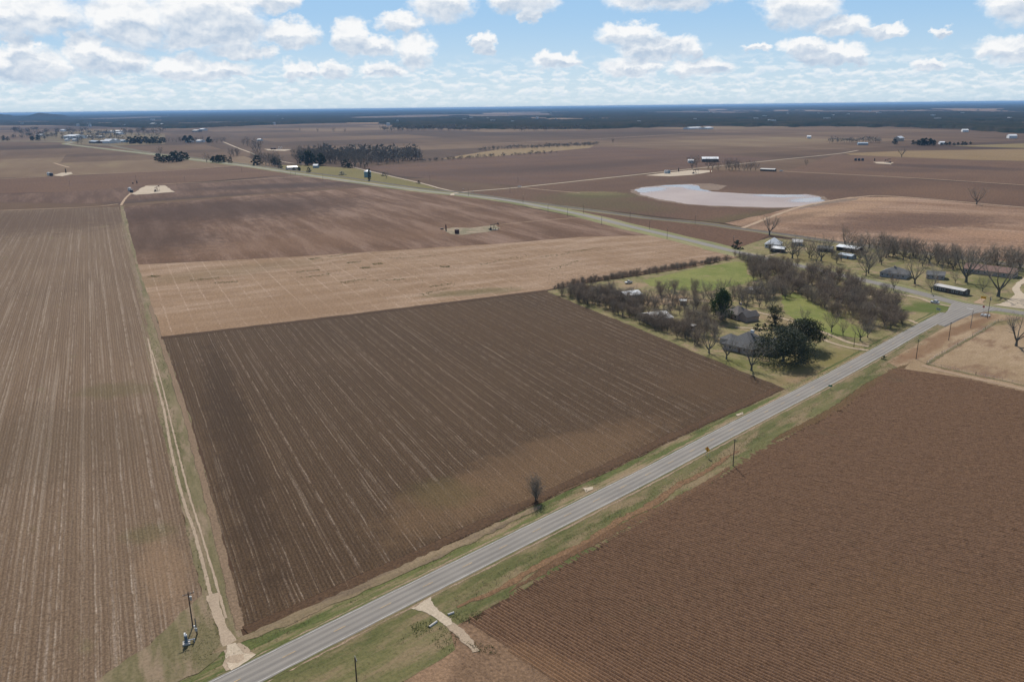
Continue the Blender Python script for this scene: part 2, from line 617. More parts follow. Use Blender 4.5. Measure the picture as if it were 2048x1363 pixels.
def sheet(name, px, z, mat, heading=ROW, amp=0.0, step=3.0, kind='structure', world=False, soft=0.0, skirt=0.0):
    pts = [Vector(p) if world else g(*p) for p in px]
    if amp:
        pts = ragged(pts, amp, step)
    bm = bmesh.new()
    vs = [bm.verts.new((p.x, p.y, z(p) if callable(z) else z)) for p in pts]
    f = bm.faces.new(vs)
    f.normal_update()
    sgn = 1 if f.normal.z > 0 else -1
    bmesh.ops.triangulate(bm, faces=[f])
    if skirt:
        n_ = len(vs)
        low = []
        for i, p in enumerate(pts):
            e = (pts[(i + 1) % n_] - pts[i - 1]).normalized()
            o = p + Vector((e.y, -e.x)) * sgn * skirt
            low.append(bm.verts.new((o.x, o.y, 0.09)))
        for i in range(n_):
            k_ = (i + 1) % n_
            bm.faces.new((vs[i], low[i], low[k_], vs[k_]) if sgn > 0 else (vs[k_], low[k_], low[i], vs[i]))
    bmesh.ops.recalc_face_normals(bm, faces=bm.faces)
    if sum(f.normal.z for f in bm.faces) < 0:
        bmesh.ops.reverse_faces(bm, faces=bm.faces)
    lay = bm.verts.layers.float.new('edge')
    for v in bm.verts:
        v[lay] = 1.0
    if soft:
        rim = list(bm.verts)
        bmesh.ops.inset_region(bm, faces=list(bm.faces), thickness=soft, use_even_offset=False, use_boundary=True)
        for v in bm.verts:
            v[lay] = 0.0 if v.is_boundary else 1.0
    uvl = bm.loops.layers.uv.new('UVMap')
    d = hd(heading)
    for f in bm.faces:
        for l in f.loops:
            c = l.vert.co
            l[uvl].uv = (c.x * d.y - c.y * d.x, c.x * d.x + c.y * d.y)
    me = bpy.data.meshes.new(name)
    bm.to_mesh(me)
    bm.free()
    me.materials.append(mat)
    return tag(link(name, me), kind=kind)


def path_world(px, step):
    """resampled ground line through surveyed pixels (Catmull-Rom)"""
    P = [g(*p) for p in px]
    P = [P[0] * 2 - P[1]] + P + [P[-1] * 2 - P[-2]]
    out = []
    for i in range(1, len(P) - 2):
        k = max(1, int((P[i + 1] - P[i]).length / step))
        for j in range(k):
            t = j / k
            a, b, c, d = P[i - 1], P[i], P[i + 1], P[i + 2]
            out.append(0.5 * ((2 * b) + (c - a) * t + (2 * a - 5 * b + 4 * c - d) * t * t + (3 * b - a - 3 * c + d) * t ** 3))
    out.append(P[-2])
    return out


def swept(name, line, prof, mat, jitter=0.0, kind='structure', wide=None):
    """cross profile (offset to the left, height) swept along a ground line"""
    n, pf = len(line), prof
    k = len(prof(0.0) if callable(prof) else prof)
    V, UV, s = [], [], 0.0
    for i, p in enumerate(line):
        d = line[min(i + 1, n - 1)] - line[max(i - 1, 0)]
        d.normalize()
        nr = Vector((-d.y, d.x))
        if i:
            s += (line[i] - line[i - 1]).length
        for q, (o, z) in enumerate(pf(s) if callable(pf) else pf):
            f = wide(i / (n - 1)) if wide else 1.0
            oo = o * f + (rng.uniform(-jitter, jitter) if q in (0, k - 1) else 0)
            V.append((p.x + nr.x * oo, p.y + nr.y * oo, z))
            UV.append((oo, s))
    Q = [(i * k + q, i * k + q + 1, (i + 1) * k + q + 1, (i + 1) * k + q) for i in range(n - 1) for q in range(k - 1)]
    Q = np.array(Q)
    me = np_mesh(name, V, Q, mat, UV, edge=[0.0 if q in (0, k - 1) else 1.0 for _ in range(n) for q in range(k)])
    if me.polygons[0].normal.z < 0:
        me.flip_normals()
    return tag(link(name, me), kind=kind)


def inside_spans(poly, p, d):
    """parameter spans of the line p + t d inside the polygon"""
    ts = []
    n = len(poly)
    nr = Vector((-d.y, d.x))
    for i in range(n):
        a, b = poly[i] - p, poly[(i + 1) % n] - p
        sa, sb = a.dot(nr), b.dot(nr)
        if (sa > 0) != (sb > 0):
            t = sa / (sa - sb)
            ts.append((a + (b - a) * t).dot(d))
    ts.sort()
    return list(zip(ts[0::2], ts[1::2]))


def furrows(name, px, heading, spacing, prof, seg, mat, rough=0.02, ends=1.0, ref=None, zvar=0.22):
    """a field of real ridges. heading: angle or function of the cross offset; prof: [(fraction of spacing, height)]"""
    poly = [g(*p) for p in px]
    base = ref if ref is not None else heading
    bd = hd(base)
    bn = Vector((bd.y, -bd.x))
    offs = [p.dot(bn) for p in poly]
    alongs = [p.dot(bd) for p in poly]
    mid = (min(alongs) + max(alongs)) / 2
    fr = np.array([q[0] for q in prof])
    hz = np.array([q[1] for q in prof])
    K = len(prof)
    V, Q, UV, nv = [], [], [], 0
    o, row = min(offs), 0
    hfun = heading if callable(heading) else (lambda v: heading)
    while o < max(offs):
        h0, h1 = hfun(o), hfun(o + spacing)
        d = hd(h0)
        nr = Vector((d.y, -d.x))
        p0 = bn * o + bd * mid
        dp = bn * spacing
        for (ta, tb) in inside_spans(poly, p0, d):
            ta += nrg.normal(0, ends)
            tb += nrg.normal(0, ends)
            if tb - ta < 2 * seg:
                continue
            m = max(2, int((tb - ta) / seg) + 1)
            t = np.linspace(ta, tb, m)
            # the gap to the next row changes along a fan
            wd = dp.dot(nr) + t * (math.sin(h1 - h0))
            off = fr[None, :] * wd[:, None] + nrg.normal(0, rough * 0.8, (m, K)) * np.where((fr > 0.01) & (fr < 0.99), 1, 0)
            zz = hz[None, :] * (1 + nrg.normal(0, zvar, (m, K))) + nrg.normal(0, rough, (m, K))
            zz = np.maximum(zz, 0.012)
            X = p0.x + t[:, None] * d.x + off * nr.x
            Y = p0.y + t[:, None] * d.y + off * nr.y
            V.append(np.stack([X, Y, zz], -1).reshape(-1, 3))
            UV.append(np.stack([np.repeat((row + fr)[None, :] * spacing, m, 0), np.repeat(t[:, None], K, 1)], -1).reshape(-1, 2))
            i = np.arange(m - 1)[:, None] * K + np.arange(K - 1)[None, :] + nv
            Q.append(np.stack([i, i + 1, i + K + 1, i + K], -1).reshape(-1, 4))
            nv += m * K
        o += spacing
        row += 1
    me = np_mesh(name, np.concatenate(V), np.concatenate(Q), mat, np.concatenate(UV))
    if me.polygons[0].normal.z < 0:
        me.flip_normals()
    return tag(link(name, me), kind='structure')


# ------------------------------------------------------------------ near fields, with their real rows
TANSOIL = (0.30, 0.205, 0.145)
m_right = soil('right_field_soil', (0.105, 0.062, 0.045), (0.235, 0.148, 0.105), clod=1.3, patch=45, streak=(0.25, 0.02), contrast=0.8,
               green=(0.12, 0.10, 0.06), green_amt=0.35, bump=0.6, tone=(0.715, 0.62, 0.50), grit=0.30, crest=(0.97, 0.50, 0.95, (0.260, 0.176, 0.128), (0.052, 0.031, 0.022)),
               spots=[spot((1880, 1260), (2160, 1330), (1800, 1130), (0.25, 0.165, 0.108), 0.45, 0.9),
                      spot((1000, 1330), (1180, 1363), (960, 1280), (0.30, 0.20, 0.135), 0.6, 0.8)])
def fan(v):
    pts = [(90, -44), (119, -46), (139, -50), (172, -54.5), (205, -56), (320, -57)]
    return R(float(np.interp(v, [p[0] for p in pts], [p[1] for p in pts])))
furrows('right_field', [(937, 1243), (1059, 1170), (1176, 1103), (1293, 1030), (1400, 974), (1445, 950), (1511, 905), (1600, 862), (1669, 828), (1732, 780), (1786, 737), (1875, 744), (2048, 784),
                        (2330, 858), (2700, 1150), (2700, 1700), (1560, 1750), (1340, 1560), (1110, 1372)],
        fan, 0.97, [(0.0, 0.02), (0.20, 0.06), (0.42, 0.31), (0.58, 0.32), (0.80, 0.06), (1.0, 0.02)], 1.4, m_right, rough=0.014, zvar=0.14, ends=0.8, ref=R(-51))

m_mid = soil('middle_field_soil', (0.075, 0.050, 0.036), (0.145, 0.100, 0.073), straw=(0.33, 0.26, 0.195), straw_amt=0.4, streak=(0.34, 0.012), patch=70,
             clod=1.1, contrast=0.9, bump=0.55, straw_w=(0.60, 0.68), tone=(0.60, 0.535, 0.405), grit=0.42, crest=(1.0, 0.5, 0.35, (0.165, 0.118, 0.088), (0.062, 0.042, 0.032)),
             lines=[(7.7, 0.30, 0.0, 0.62, (0.32, 0.245, 0.18)), (11.6, 0.26, 5.0, 0.6, (0.31, 0.235, 0.17)), (3.85, 0.22, 2.0, 0.55, (0.27, 0.205, 0.15)), (2.2, 0.18, 0.7, 0.35, (0.21, 0.155, 0.115)), (17.3, 0.55, 9.0, 0.45, (0.26, 0.195, 0.145))],
             spots=[spot((900, 1010), (1010, 960), (850, 980), (0.24, 0.165, 0.115), 0.55, 0.9), spot((1130, 920), (1300, 850), (1085, 885), (0.25, 0.17, 0.12), 0.6, 0.95),
                    spot((880, 985), (930, 965), (850, 960), (0.14, 0.125, 0.06), 0.4, 0.9), spot((460, 850), (420, 700), (500, 840), (0.06, 0.040, 0.030), 0.55, 0.9),
                    spot((1000, 650), (1200, 700), (960, 690), (0.13, 0.088, 0.062), 0.5, 0.95), spot((1420, 770), (1520, 770), (1400, 740), (0.15, 0.10, 0.07), 0.6, 0.9)])
P_MID = [(325, 674), (700, 629), (1090, 580), (1330, 678), (1572, 778), (1330, 890), (1100, 997), (800, 1136), (486, 1272), (452, 1110), (405, 930), (366, 790)]
furrows('middle_field', P_MID, ROW, 1.0, [(0.0, 0.02), (0.3, 0.04), (0.5, 0.13), (0.72, 0.04), (1.0, 0.02)], 2.2, m_mid, rough=0.03, ends=0.4)

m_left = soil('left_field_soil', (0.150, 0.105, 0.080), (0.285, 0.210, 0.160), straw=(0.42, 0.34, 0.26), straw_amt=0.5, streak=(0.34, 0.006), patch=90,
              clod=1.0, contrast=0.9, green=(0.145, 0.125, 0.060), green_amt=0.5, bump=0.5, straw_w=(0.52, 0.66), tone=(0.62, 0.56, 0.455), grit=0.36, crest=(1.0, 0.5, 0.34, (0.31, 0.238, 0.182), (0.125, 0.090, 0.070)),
              lines=[(8.0, 0.36, 0.0, 0.75, (0.41, 0.335, 0.26)), (13.0, 0.55, 3.0, 0.5, (0.36, 0.285, 0.22)), (4.0, 0.26, 1.0, 0.55, (0.33, 0.26, 0.20)), (2.0, 0.22, 0.5, 0.35, (0.29, 0.225, 0.17))],
              spots=[spot((330, 1150), (350, 1230), (375, 1140), (0.36, 0.255, 0.185), 0.5, 0.9), spot((230, 780), (300, 780), (230, 795), (0.16, 0.145, 0.075), 0.45, 0.95),
                     spot((300, 1065), (350, 1062), (300, 1085), (0.14, 0.145, 0.065), 0.4, 0.95), spot((80, 880), (260, 900), (80, 990), (0.15, 0.115, 0.085), 0.35, 0.9),
                     spot((60, 440), (-200, 450), (60, 470), (0.12, 0.078, 0.06), 0.6, 0.9)])
furrows('left_field', [(-420, 424), (0, 421), (236, 414), (255, 470), (283, 580), (296, 675), (318, 840), (352, 980), (385, 1110), (404, 1190), (330, 1262), (120, 1430), (-520, 1700)], R(-27), 1.0,
        [(0.0, 0.02), (0.3, 0.04), (0.5, 0.11), (0.72, 0.04), (1.0, 0.02)], 2.6, m_left, rough=0.028, ends=0.4)

# the two far parts of the same block: stubble band and dark tilled land
m_tan = soil('stubble_soil', tone=(0.72, 0.655, 0.525), grit=0.36, dark=(0.235, 0.155, 0.110), light=(0.375, 0.265, 0.190), streak=(0.12, 0.05), patch=60, clod=0.6, contrast=0.8,
             across=(0.016, 0.07, 0.5, (0.38, 0.275, 0.195)), lines=[(12.2, 0.8, 0.0, 0.6, (0.47, 0.35, 0.255)), (6.1, 0.5, 3.0, 0.25, (0.43, 0.315, 0.23))], bump=0.3,
             spots=[spot((440, 545), (640, 520), (440, 556), (0.13, 0.115, 0.055), 0.22, 0.95), spot((950, 584), (1040, 577), (950, 590), (0.12, 0.115, 0.045), 0.55, 0.8),
                    spot((560, 620), (760, 590), (560, 650), (0.30, 0.205, 0.145), 0.6, 0.95)])
sheet('stubble_field', [(276, 529), (580, 514), (905, 493), (1000, 487), (1160, 474), (1318, 470), (1440, 498), (1478, 514), (1380, 535), (1200, 560), (1092, 580), (700, 629), (325, 673), (300, 600)], 0.05, m_tan, amp=0.35, step=5)
m_dark = soil('dark_tilled_soil', (0.082, 0.048, 0.037), (0.225, 0.142, 0.100), streak=(0.03, 0.012), patch=110, clod=0.5, contrast=0.75,
              across=(0.006, 0.045, 0.75, (0.24, 0.155, 0.11)), bump=0.3,
              spots=[spot((420, 420), (700, 400), (400, 445), (0.068, 0.040, 0.033), 0.8, 0.95), spot((300, 480), (420, 470), (300, 520), (0.075, 0.046, 0.036), 0.7, 0.95),
                     spot((640, 482), (1000, 450), (640, 500), (0.22, 0.142, 0.102), 0.4, 0.95)])
sheet('tilled_field', [(247, 413), (500, 391), (742, 374), (850, 386), (935, 394), (1000, 405), (1130, 430), (1318, 470), (1160, 474), (1000, 487), (905, 493), (580, 514), (276, 529)], 0.06, m_dark, heading=ROW + R(90), amp=0.4, step=8)

# ------------------------------------------------------------------ middle distance land; dark bands put cloud shadow into the soil colour
def far_field(name, px, dark, light, heading=ROW, z=0.08, patch=120, across=None, spots=(), straw=None, amp=1.5, tone=(0.68, 0.60, 0.485)):
    m = soil(name + '_soil', dark, light, streak=(0.02, 0.006), patch=patch, clod=0.25, contrast=0.8, across=across, bump=0.2, spots=spots, tone=tone)
    sheet(name, px, z, m, heading=heading, amp=amp, step=14)


far_field('beyond_block_field', [(-700, 428), (-60, 404), (242, 408), (500, 389), (735, 369), (585, 349), (440, 364), (330, 369), (120, 384), (-500, 405)], (0.085, 0.050, 0.040), (0.185, 0.120, 0.090), heading=ROW + R(90),
          across=(0.005, 0.05, 0.5, (0.20, 0.125, 0.09)), spots=[spot((560, 372), (720, 366), (560, 377), (0.065, 0.042, 0.038), 0.8, 0.9), spot((330, 402), (560, 385), (330, 409), (0.085, 0.058, 0.05), 0.8, 0.9)])
far_field('well_field', [(-700, 405), (120, 384), (330, 369), (585, 349), (478, 331), (171, 350), (0, 358), (-700, 372)], (0.120, 0.070, 0.052), (0.215, 0.138, 0.098), heading=ROW + R(90))
far_field('pond_field', [(935, 386), (1041, 377), (1274, 352), (1397, 340), (1571, 344), (1780, 355), (2048, 372), (2500, 404), (2500, 450), (2048, 416), (1800, 394), (1700, 394), (1590, 414), (1450, 446), (1294, 430), (1157, 414), (1055, 402)],
          (0.095, 0.058, 0.043), (0.200, 0.125, 0.088), heading=ROW + R(70),
          spots=[spot((1200, 405), (1320, 422), (1180, 418), (0.115, 0.105, 0.048), 0.6, 0.95), spot((1190, 387), (1245, 388), (1190, 391), (0.30, 0.26, 0.15), 0.7, 0.7), spot((1200, 390), (1280, 391), (1200, 396), (0.12, 0.13, 0.05), 0.6, 0.9),
                 spot((1560, 365), (1760, 372), (1560, 378), (0.09, 0.058, 0.043), 0.6, 0.95), spot((1900, 384), (2050, 392), (1900, 398), (0.20, 0.125, 0.085), 0.6, 0.95), spot((1460, 442), (1580, 418), (1450, 432), (0.13, 0.115, 0.055), 0.6, 0.9)])
far_field('pale_field', [(1450, 446), (1590, 414), (1700, 394), (1800, 394), (2048, 416), (2500, 450), (2500, 575), (2048, 528), (1830, 500), (1665, 481), (1500, 457)], (0.150, 0.088, 0.060), (0.330, 0.215, 0.145), tone=(0.80, 0.735, 0.64), heading=ROW + R(60),
          across=(0.006, 0.03, 0.6, (0.37, 0.25, 0.17)),
          spots=[spot((1740, 398), (1800, 396), (1740, 402), (0.40, 0.28, 0.19), 0.8, 0.9), spot((1640, 424), (1760, 405), (1640, 434), (0.38, 0.26, 0.175), 0.8, 0.9), spot((1850, 440), (2000, 436), (1850, 456), (0.125, 0.075, 0.055), 0.85, 0.9), spot((1720, 455), (1850, 450), (1720, 466), (0.135, 0.082, 0.06), 0.7, 0.9),
                 spot((1560, 440), (1640, 425), (1560, 447), (0.14, 0.09, 0.065), 0.6, 0.9), spot((2000, 470), (2100, 476), (2000, 478), (0.34, 0.22, 0.15), 0.8, 0.9), spot((1860, 472), (1960, 470), (1860, 478), (0.31, 0.20, 0.14), 0.8, 0.9)])
far_field('strip_field', [(1055, 409), (1157, 421), (1294, 438), (1397, 449), (1499, 462), (1540, 470), (1500, 492), (1462, 497), (1260, 450), (1123, 418)], (0.115, 0.068, 0.048), (0.195, 0.118, 0.082), heading=ROW + R(70))
far_field('road_field', [(800, 352), (1041, 372), (1274, 347), (1397, 334), (1550, 319), (1400, 302), (1180, 292), (980, 308), (860, 325), (720, 334)], (0.092, 0.054, 0.042), (0.205, 0.125, 0.088), heading=ROW + R(90),
          across=(0.004, 0.03, 0.5, (0.09, 0.055, 0.045)), spots=[spot((1200, 330), (1330, 318), (1200, 338), (0.075, 0.046, 0.038), 0.6, 0.95), spot((1000, 340), (1150, 330), (1000, 348), (0.078, 0.048, 0.040), 0.5, 0.95)])
far_field('dry_pasture', [(1690, 307), (1800, 302), (2048, 298), (2600, 300), (2600, 345), (2048, 322), (1950, 320), (1800, 314), (1700, 310)], (0.250, 0.185, 0.105), (0.340, 0.255, 0.150), heading=ROW, z=0.12)
far_field('scrub_pasture', [(880, 318), (990, 300), (1080, 294), (1190, 290), (1180, 296), (1000, 312)], (0.26, 0.20, 0.12), (0.36, 0.28, 0.17), z=0.12)
far_field('well_farm_field', [(1571, 343), (1672, 309), (1700, 311), (1950, 321), (2048, 323), (2600, 346), (2600, 402), (2048, 371), (1780, 353)], (0.125, 0.076, 0.056), (0.225, 0.145, 0.102), heading=ROW + R(60), z=0.1,
          spots=[spot((1900, 334), (2048, 340), (1900, 338), (0.085, 0.055, 0.048), 0.8, 0.9), spot((1800, 340), (1900, 342), (1800, 345), (0.105, 0.068, 0.055), 0.6, 0.9)])
far_field('far_tan_field', [(1900, 292), (2048, 287), (2400, 280), (2400, 296), (2048, 296)], (0.23, 0.20, 0.10), (0.32, 0.26, 0.14), z=0.12)
far_field('homestead_grass', [(560, 343), (640, 352), (742, 366), (850, 380), (905, 387), (842, 368), (773, 351), (712, 337), (620, 331), (560, 330)], (0.15, 0.155, 0.055), (0.28, 0.245, 0.11), z=0.10)
far_field('town_ground', [(60, 278), (90, 264), (200, 262), (330, 268), (330, 288), (230, 292), (150, 289)], (0.15, 0.13, 0.075), (0.25, 0.2, 0.13), z=0.10)

# ------------------------------------------------------------------ verges, roads
ROAD_PX = [(240, 1479), (430, 1386), (620, 1290), (810, 1194), (1000, 1099), (1293, 951.5), (1439, 873.5), (1600, 790), (1700, 736.5), (1770, 697), (1841, 657), (1896, 628)]
road_line = path_world(ROAD_PX, 3.0)
RA, RB = road_line[0], road_line[-1]
_d = (RB - RA).normalized()
ROAD_S = [0.0]
for a_, b_ in zip(road_line, road_line[1:]):
    ROAD_S.append(ROAD_S[-1] + (b_ - a_).length)
LR = ROAD_S[-1]


def on_road(s, off):
    """ground point at a chainage along the near road, off metres to its left (north-west) side"""
    s = min(max(s, 0.0), LR - 0.01)
    i = max(0, int(np.searchsorted(ROAD_S, s, 'right')) - 1)
    i = min(i, len(road_line) - 2)
    a, b = road_line[i], road_line[i + 1]
    d = (b - a).normalized()
    return a + d * (s - ROAD_S[i]) + Vector((-d.y, d.x)) * off


def road_pos(p):
    k = min(range(len(road_line) - 1), key=lambda i: (road_line[i] - p).length)
    d = (road_line[min(k + 1, len(road_line) - 1)] - road_line[max(k - 1, 0)]).normalized()
    q = p - road_line[k]
    return ROAD_S[k] + q.dot(d), q.dot(Vector((-d.y, d.x)))


def chain(px, py):
    return road_pos(g(px, py))[0]


def outer(s):
    """how far the ploughed block stands from the road centre on the north side"""
    return float(np.interp(s, [25, 70, 123, 178, 252, 330], [13.2, 10.9, 10.4, 9.6, 7.4, 7.4]))


NV = [(3.5, 0.40), (4.6, 0.34), (6.6, 0.12), (8.0, 0.06), (9.6, 0.12), (30, 0.14)]
SV = [(-3.5, 0.40), (-5.0, 0.33), (-8.0, 0.14), (-11.0, 0.05), (-14.0, 0.07), (-17.5, 0.10), (-30, 0.06)]


def bed(p, lift):
    """height of the verge surface at a ground point, plus a lift"""
    o = road_pos(p)[1]
    if o >= 0:
        return lift + float(np.interp(o, [q[0] for q in NV], [q[1] for q in NV]))
    return lift + float(np.interp(-o, [-q[0] for q in SV], [q[1] for q in SV]))


turf_v = turf('verge_grass', (0.092, 0.098, 0.034), (0.160, 0.142, 0.060), (0.225, 0.165, 0.092), 0.7, stretch=(1.6, 0.35), scale=1.0)
turf_n = turf('north_verge_grass', (0.078, 0.096, 0.028), (0.140, 0.140, 0.050), (0.25, 0.18, 0.105), 0.6, stretch=(2.2, 0.25), scale=1.0)
swept('north_verge', road_line, lambda s: [(3.4, 0.405), (4.6, 0.34), (min(6.6, outer(s) * 0.66), 0.12), (min(8.0, outer(s) * 0.8), 0.07), (outer(s) - 0.8, 0.13), (outer(s), 0.165)], turf_n, jitter=0.30)
S_F5 = chain(937, 1243) - 6
swept('south_verge', road_line, lambda s: [(-3.4, 0.405)] + SV[1:-2] + ([(-16.4, 0.09), (-16.9, 0.03)] if s > S_F5 else [(-17.5, 0.10), (-23, 0.05)]), turf_v, jitter=0.3)
soil_b = soil('bare_ditch_soil', tone=(0.76, 0.695, 0.585), dark=(0.16, 0.098, 0.06), light=(0.30, 0.195, 0.125), clod=0.9, patch=18, streak=(0.8, 0.05), contrast=0.9, green=(0.15, 0.145, 0.055), green_amt=0.7, soft=True)


def along(t0, t1, off, wid, name, mat, z0=0.10, step=2.0, jit=0.5):
    """strip beside the road between two road chainages"""
    ln = [on_road(t, off(t) if callable(off) else off) for t in np.arange(t0, t1, step)]
    return swept(name, ln, [(wid / 2, z0), (0, z0 + 0.03), (-wid / 2, z0)], mat, jitter=jit, wide=lambda u: max(0.08, math.sin(math.pi * min(1, max(0, u))) ** 0.35))


along(chain(440, 1330), chain(1080, 1010), lambda t: outer(t) - 1.2, 3.6, 'north_field_margin', turf('margin_grass', (0.20, 0.15, 0.085), (0.27, 0.195, 0.12), (0.16, 0.115, 0.075), 0.6, stretch=(2.5, 0.3)), z0=0.165)
along(chain(930, 1225), chain(1500, 905), lambda t: -11.9 + 1.0 * math.sin(t * 0.045) + 0.5 * math.sin(t * 0.21), 3.0, 'ditch_soil', soil_b, z0=0.115)
along(chain(1010, 1180), chain(1450, 930), lambda t: -15.0 + 0.8 * math.sin(t * 0.07), 3.4, 'ditch_soil', soil('turning_strip_soil', (0.13, 0.085, 0.06), (0.23, 0.155, 0.11), clod=0.9, patch=14, contrast=0.9, green=(0.13, 0.125, 0.05), green_amt=0.8, soft=True), z0=0.125)
along(chain(1530, 880), chain(1800, 725), lambda t: -15.6 + 1.0 * math.sin(t * 0.07), 5.0, 'ditch_soil', soil('field_margin_soil', (0.12, 0.085, 0.05), (0.19, 0.135, 0.085), clod=0.9, patch=14, contrast=0.9, green=(0.11, 0.12, 0.045), green_amt=0.8, soft=True), z0=0.13)
along(20, LR - 30, -4.5, 1.1, 'road_shoulder', soil('shoulder_gravel', tone=(0.84, 0.80, 0.745), dark=(0.25, 0.185, 0.13), light=(0.38, 0.29, 0.21), clod=1.3, patch=14, green=(0.13, 0.13, 0.05), green_amt=0.7, soft=True), z0=0.345, jit=0.35)
along(20, LR - 30, 4.4, 0.8, 'road_shoulder', MATS['shoulder_gravel'], z0=0.35, jit=0.3)


def asphalt(name, tint=1.0):
    def b(w):
        uv = w.new('ShaderNodeUVMap').outputs[0]
        u = w.sep(uv)[0]
        wob = w.math('MULTIPLY', w.math('SUBTRACT', w.noise(w.vec('MULTIPLY', uv, (0.2, 0.02, 1)), 1.0, 3), 0.5), 0.5)
        # worn wheel paths: four polished bands
        s = w.math('SINE', w.math('MULTIPLY', w.math('ADD', u, wob), 2 * math.pi / 1.85))
        n = w.noise(w.vec('MULTIPLY', uv, (1.5, 0.05, 1)), 1.0, 5, 0.6)
        n2 = w.noise(uv, 3.0, 5, 0.7)
        n3 = w.noise(uv, 0.06, 4, 0.6)
        f = w.math('ADD', w.math('MULTIPLY', s, 0.11), w.math('ADD', w.math('MULTIPLY', n, 0.5), w.math('MULTIPLY', n2, 0.25)))
        f = w.math('ADD', f, w.math('MULTIPLY', n3, 0.35))
        col = w.mix(w.smooth(f, 0.2, 0.9), tuple(c * tint for c in (0.140, 0.125, 0.109)), tuple(c * tint for c in (0.275, 0.245, 0.207)))
        return dict(col=col, height=n2, bs=0.2, bd=0.02, rough=0.85, spec=0.25)
    return principled(name, b)


m_road = asphalt('worn_asphalt')
m_hwy = asphalt('highway_asphalt', 0.9)
swept('road', road_line, [(3.75, 0.405), (3.2, 0.435), (0, 0.475), (-3.2, 0.435), (-3.75, 0.405)], m_road, jitter=0.10)
m_white = plain('road_paint_white', (0.44, 0.42, 0.385), 0.7, var=0.45, scale=0.6)
m_yellow = plain('road_paint_yellow', (0.42, 0.27, 0.105), 0.7, var=0.45, scale=0.8)
for s in (-1, 1):
    swept('edge_line', road_line, [(s * 3.32 + 0.055, 0.440), (s * 3.32 - 0.055, 0.440)], m_white)
mk = MB()
t = 20.0
while t < LR - 30:
    mk.add([(*on_road(t, 0.08), 0.484), (*on_road(t, -0.08), 0.484), (*on_road(t + 3.05, -0.08), 0.484), (*on_road(t + 3.05, 0.08), 0.484)], [(0, 1, 2, 3)])
    t += 12.2
tag(mk.build('centre_line', m_yellow), kind='structure')

# highway: one straight line from the crossing beyond the block into the hamlet and past the junction
HWY = [(-420, 222 + 61), (92, 283), (137, 289), (308, 309), (376, 318), (478, 330), (581, 345), (684, 360), (742, 368), (850, 382), (935, 391), (1021, 402), (1123, 421), (1192, 436), (1260, 453), (1400, 486), (1465, 502), (1640, 541), (1800, 577), (1870, 595), (1920, 608), (1990, 618), (2048, 627), (2200, 646), (2500, 678)]
hwy_line = path_world(HWY, 12.0)
m_shoulder = turf('shoulder_grass', (0.15, 0.155, 0.060), (0.24, 0.225, 0.10), (0.33, 0.26, 0.16), 0.5, stretch=(1.0, 0.1))
swept('highway_shoulder', hwy_line, [(14, 0.06), (8, 0.12), (4.5, 0.14), (-4.5, 0.14), (-8, 0.12), (-14, 0.06)], m_shoulder, jitter=1.2)
swept('highway', hwy_line, [(4.3, 0.20), (0, 0.25), (-4.3, 0.20)], m_hwy, jitter=0.1)
# junction: the near road flares into the highway
_hd = (g(1990, 618) - g(1870, 595)).normalized()
_hn = Vector((-_hd.y, _hd.x))


def junction_z(p):
    return float(np.interp(abs((p - g(1920, 608)).dot(_hn)), [3.0, 16.0, 30.0], [0.275, 0.40, 0.495]))


sheet('junction', [(1868, 648), (1898, 623), (1905, 609), (1910, 603.5), (1921, 606), (1990, 616), (2006, 621), (1975, 622), (1946, 627), (1918, 638), (1889, 653)], junction_z, m_road, heading=R(47), amp=0.06, step=2, skirt=0.9)
bar = MB()
a, b = g(1933.5, 615.2, 0.5), g(1946, 617.6, 0.5)
n_ = (b - a).normalized()
n_ = Vector((-n_.y, n_.x)) * 0.35
bar.add([(*q_, junction_z(q_) + 0.02) for q_ in (a - n_, b - n_, b + n_, a + n_)], [(0, 1, 2, 3)])
tag(bar.build('stop_line', m_white), kind='structure')

# railway beside the highway
RAIL = [(-420, 281), (92, 281), (308, 306), (478, 327), (585, 341), (684, 354), (739, 362), (842, 377), (937, 387), (1047, 403), (1200, 423), (1294, 436), (1397, 446), (1499, 460), (1576, 470), (1663, 483), (1800, 501), (2034, 531), (2500, 588)]
rail_line = path_world(RAIL, 14.0)
m_ballast = soil('ballast_stone', tone=(0.84, 0.80, 0.745), dark=(0.13, 0.115, 0.105), light=(0.26, 0.235, 0.21), clod=1.5, patch=30, contrast=0.8)
swept('rail_verge', rail_line, [(9, 0.05), (4, 0.12), (-4, 0.12), (-10, 0.05)], turf('rail_grass', (0.12, 0.115, 0.055), (0.20, 0.17, 0.09), (0.25, 0.19, 0.12), 0.5, stretch=(1, 0.1)), jitter=1.0)
swept('railway_bed', rail_line, [(3.4, 0.10), (1.9, 0.75), (-1.9, 0.75), (-3.4, 0.10)], m_ballast, jitter=0.2)
m_rail = plain('rail_steel', (0.16, 0.12, 0.10), 0.5, 0.6)
for s in (-0.75, 0.75):
    swept('rail', rail_line, [(s + 0.05, 0.78), (s + 0.05, 0.93), (s - 0.05, 0.93), (s - 0.05, 0.78)], m_rail)

# caliche and dirt roads
m_cal = soil('caliche', grit=0.14, tone=(0.84, 0.80, 0.745), dark=(0.40, 0.335, 0.255), light=(0.62, 0.53, 0.42), clod=1.2, patch=25, streak=(1.0, 0.05), contrast=0.9, bump=0.25, soft=True)
m_dirt = soil('dirt_track', grit=0.14, tone=(0.86, 0.80, 0.72), dark=(0.30, 0.215, 0.15), light=(0.47, 0.36, 0.26), clod=1.0, patch=25, streak=(0.9, 0.05), contrast=0.9, bump=0.25, soft=True)


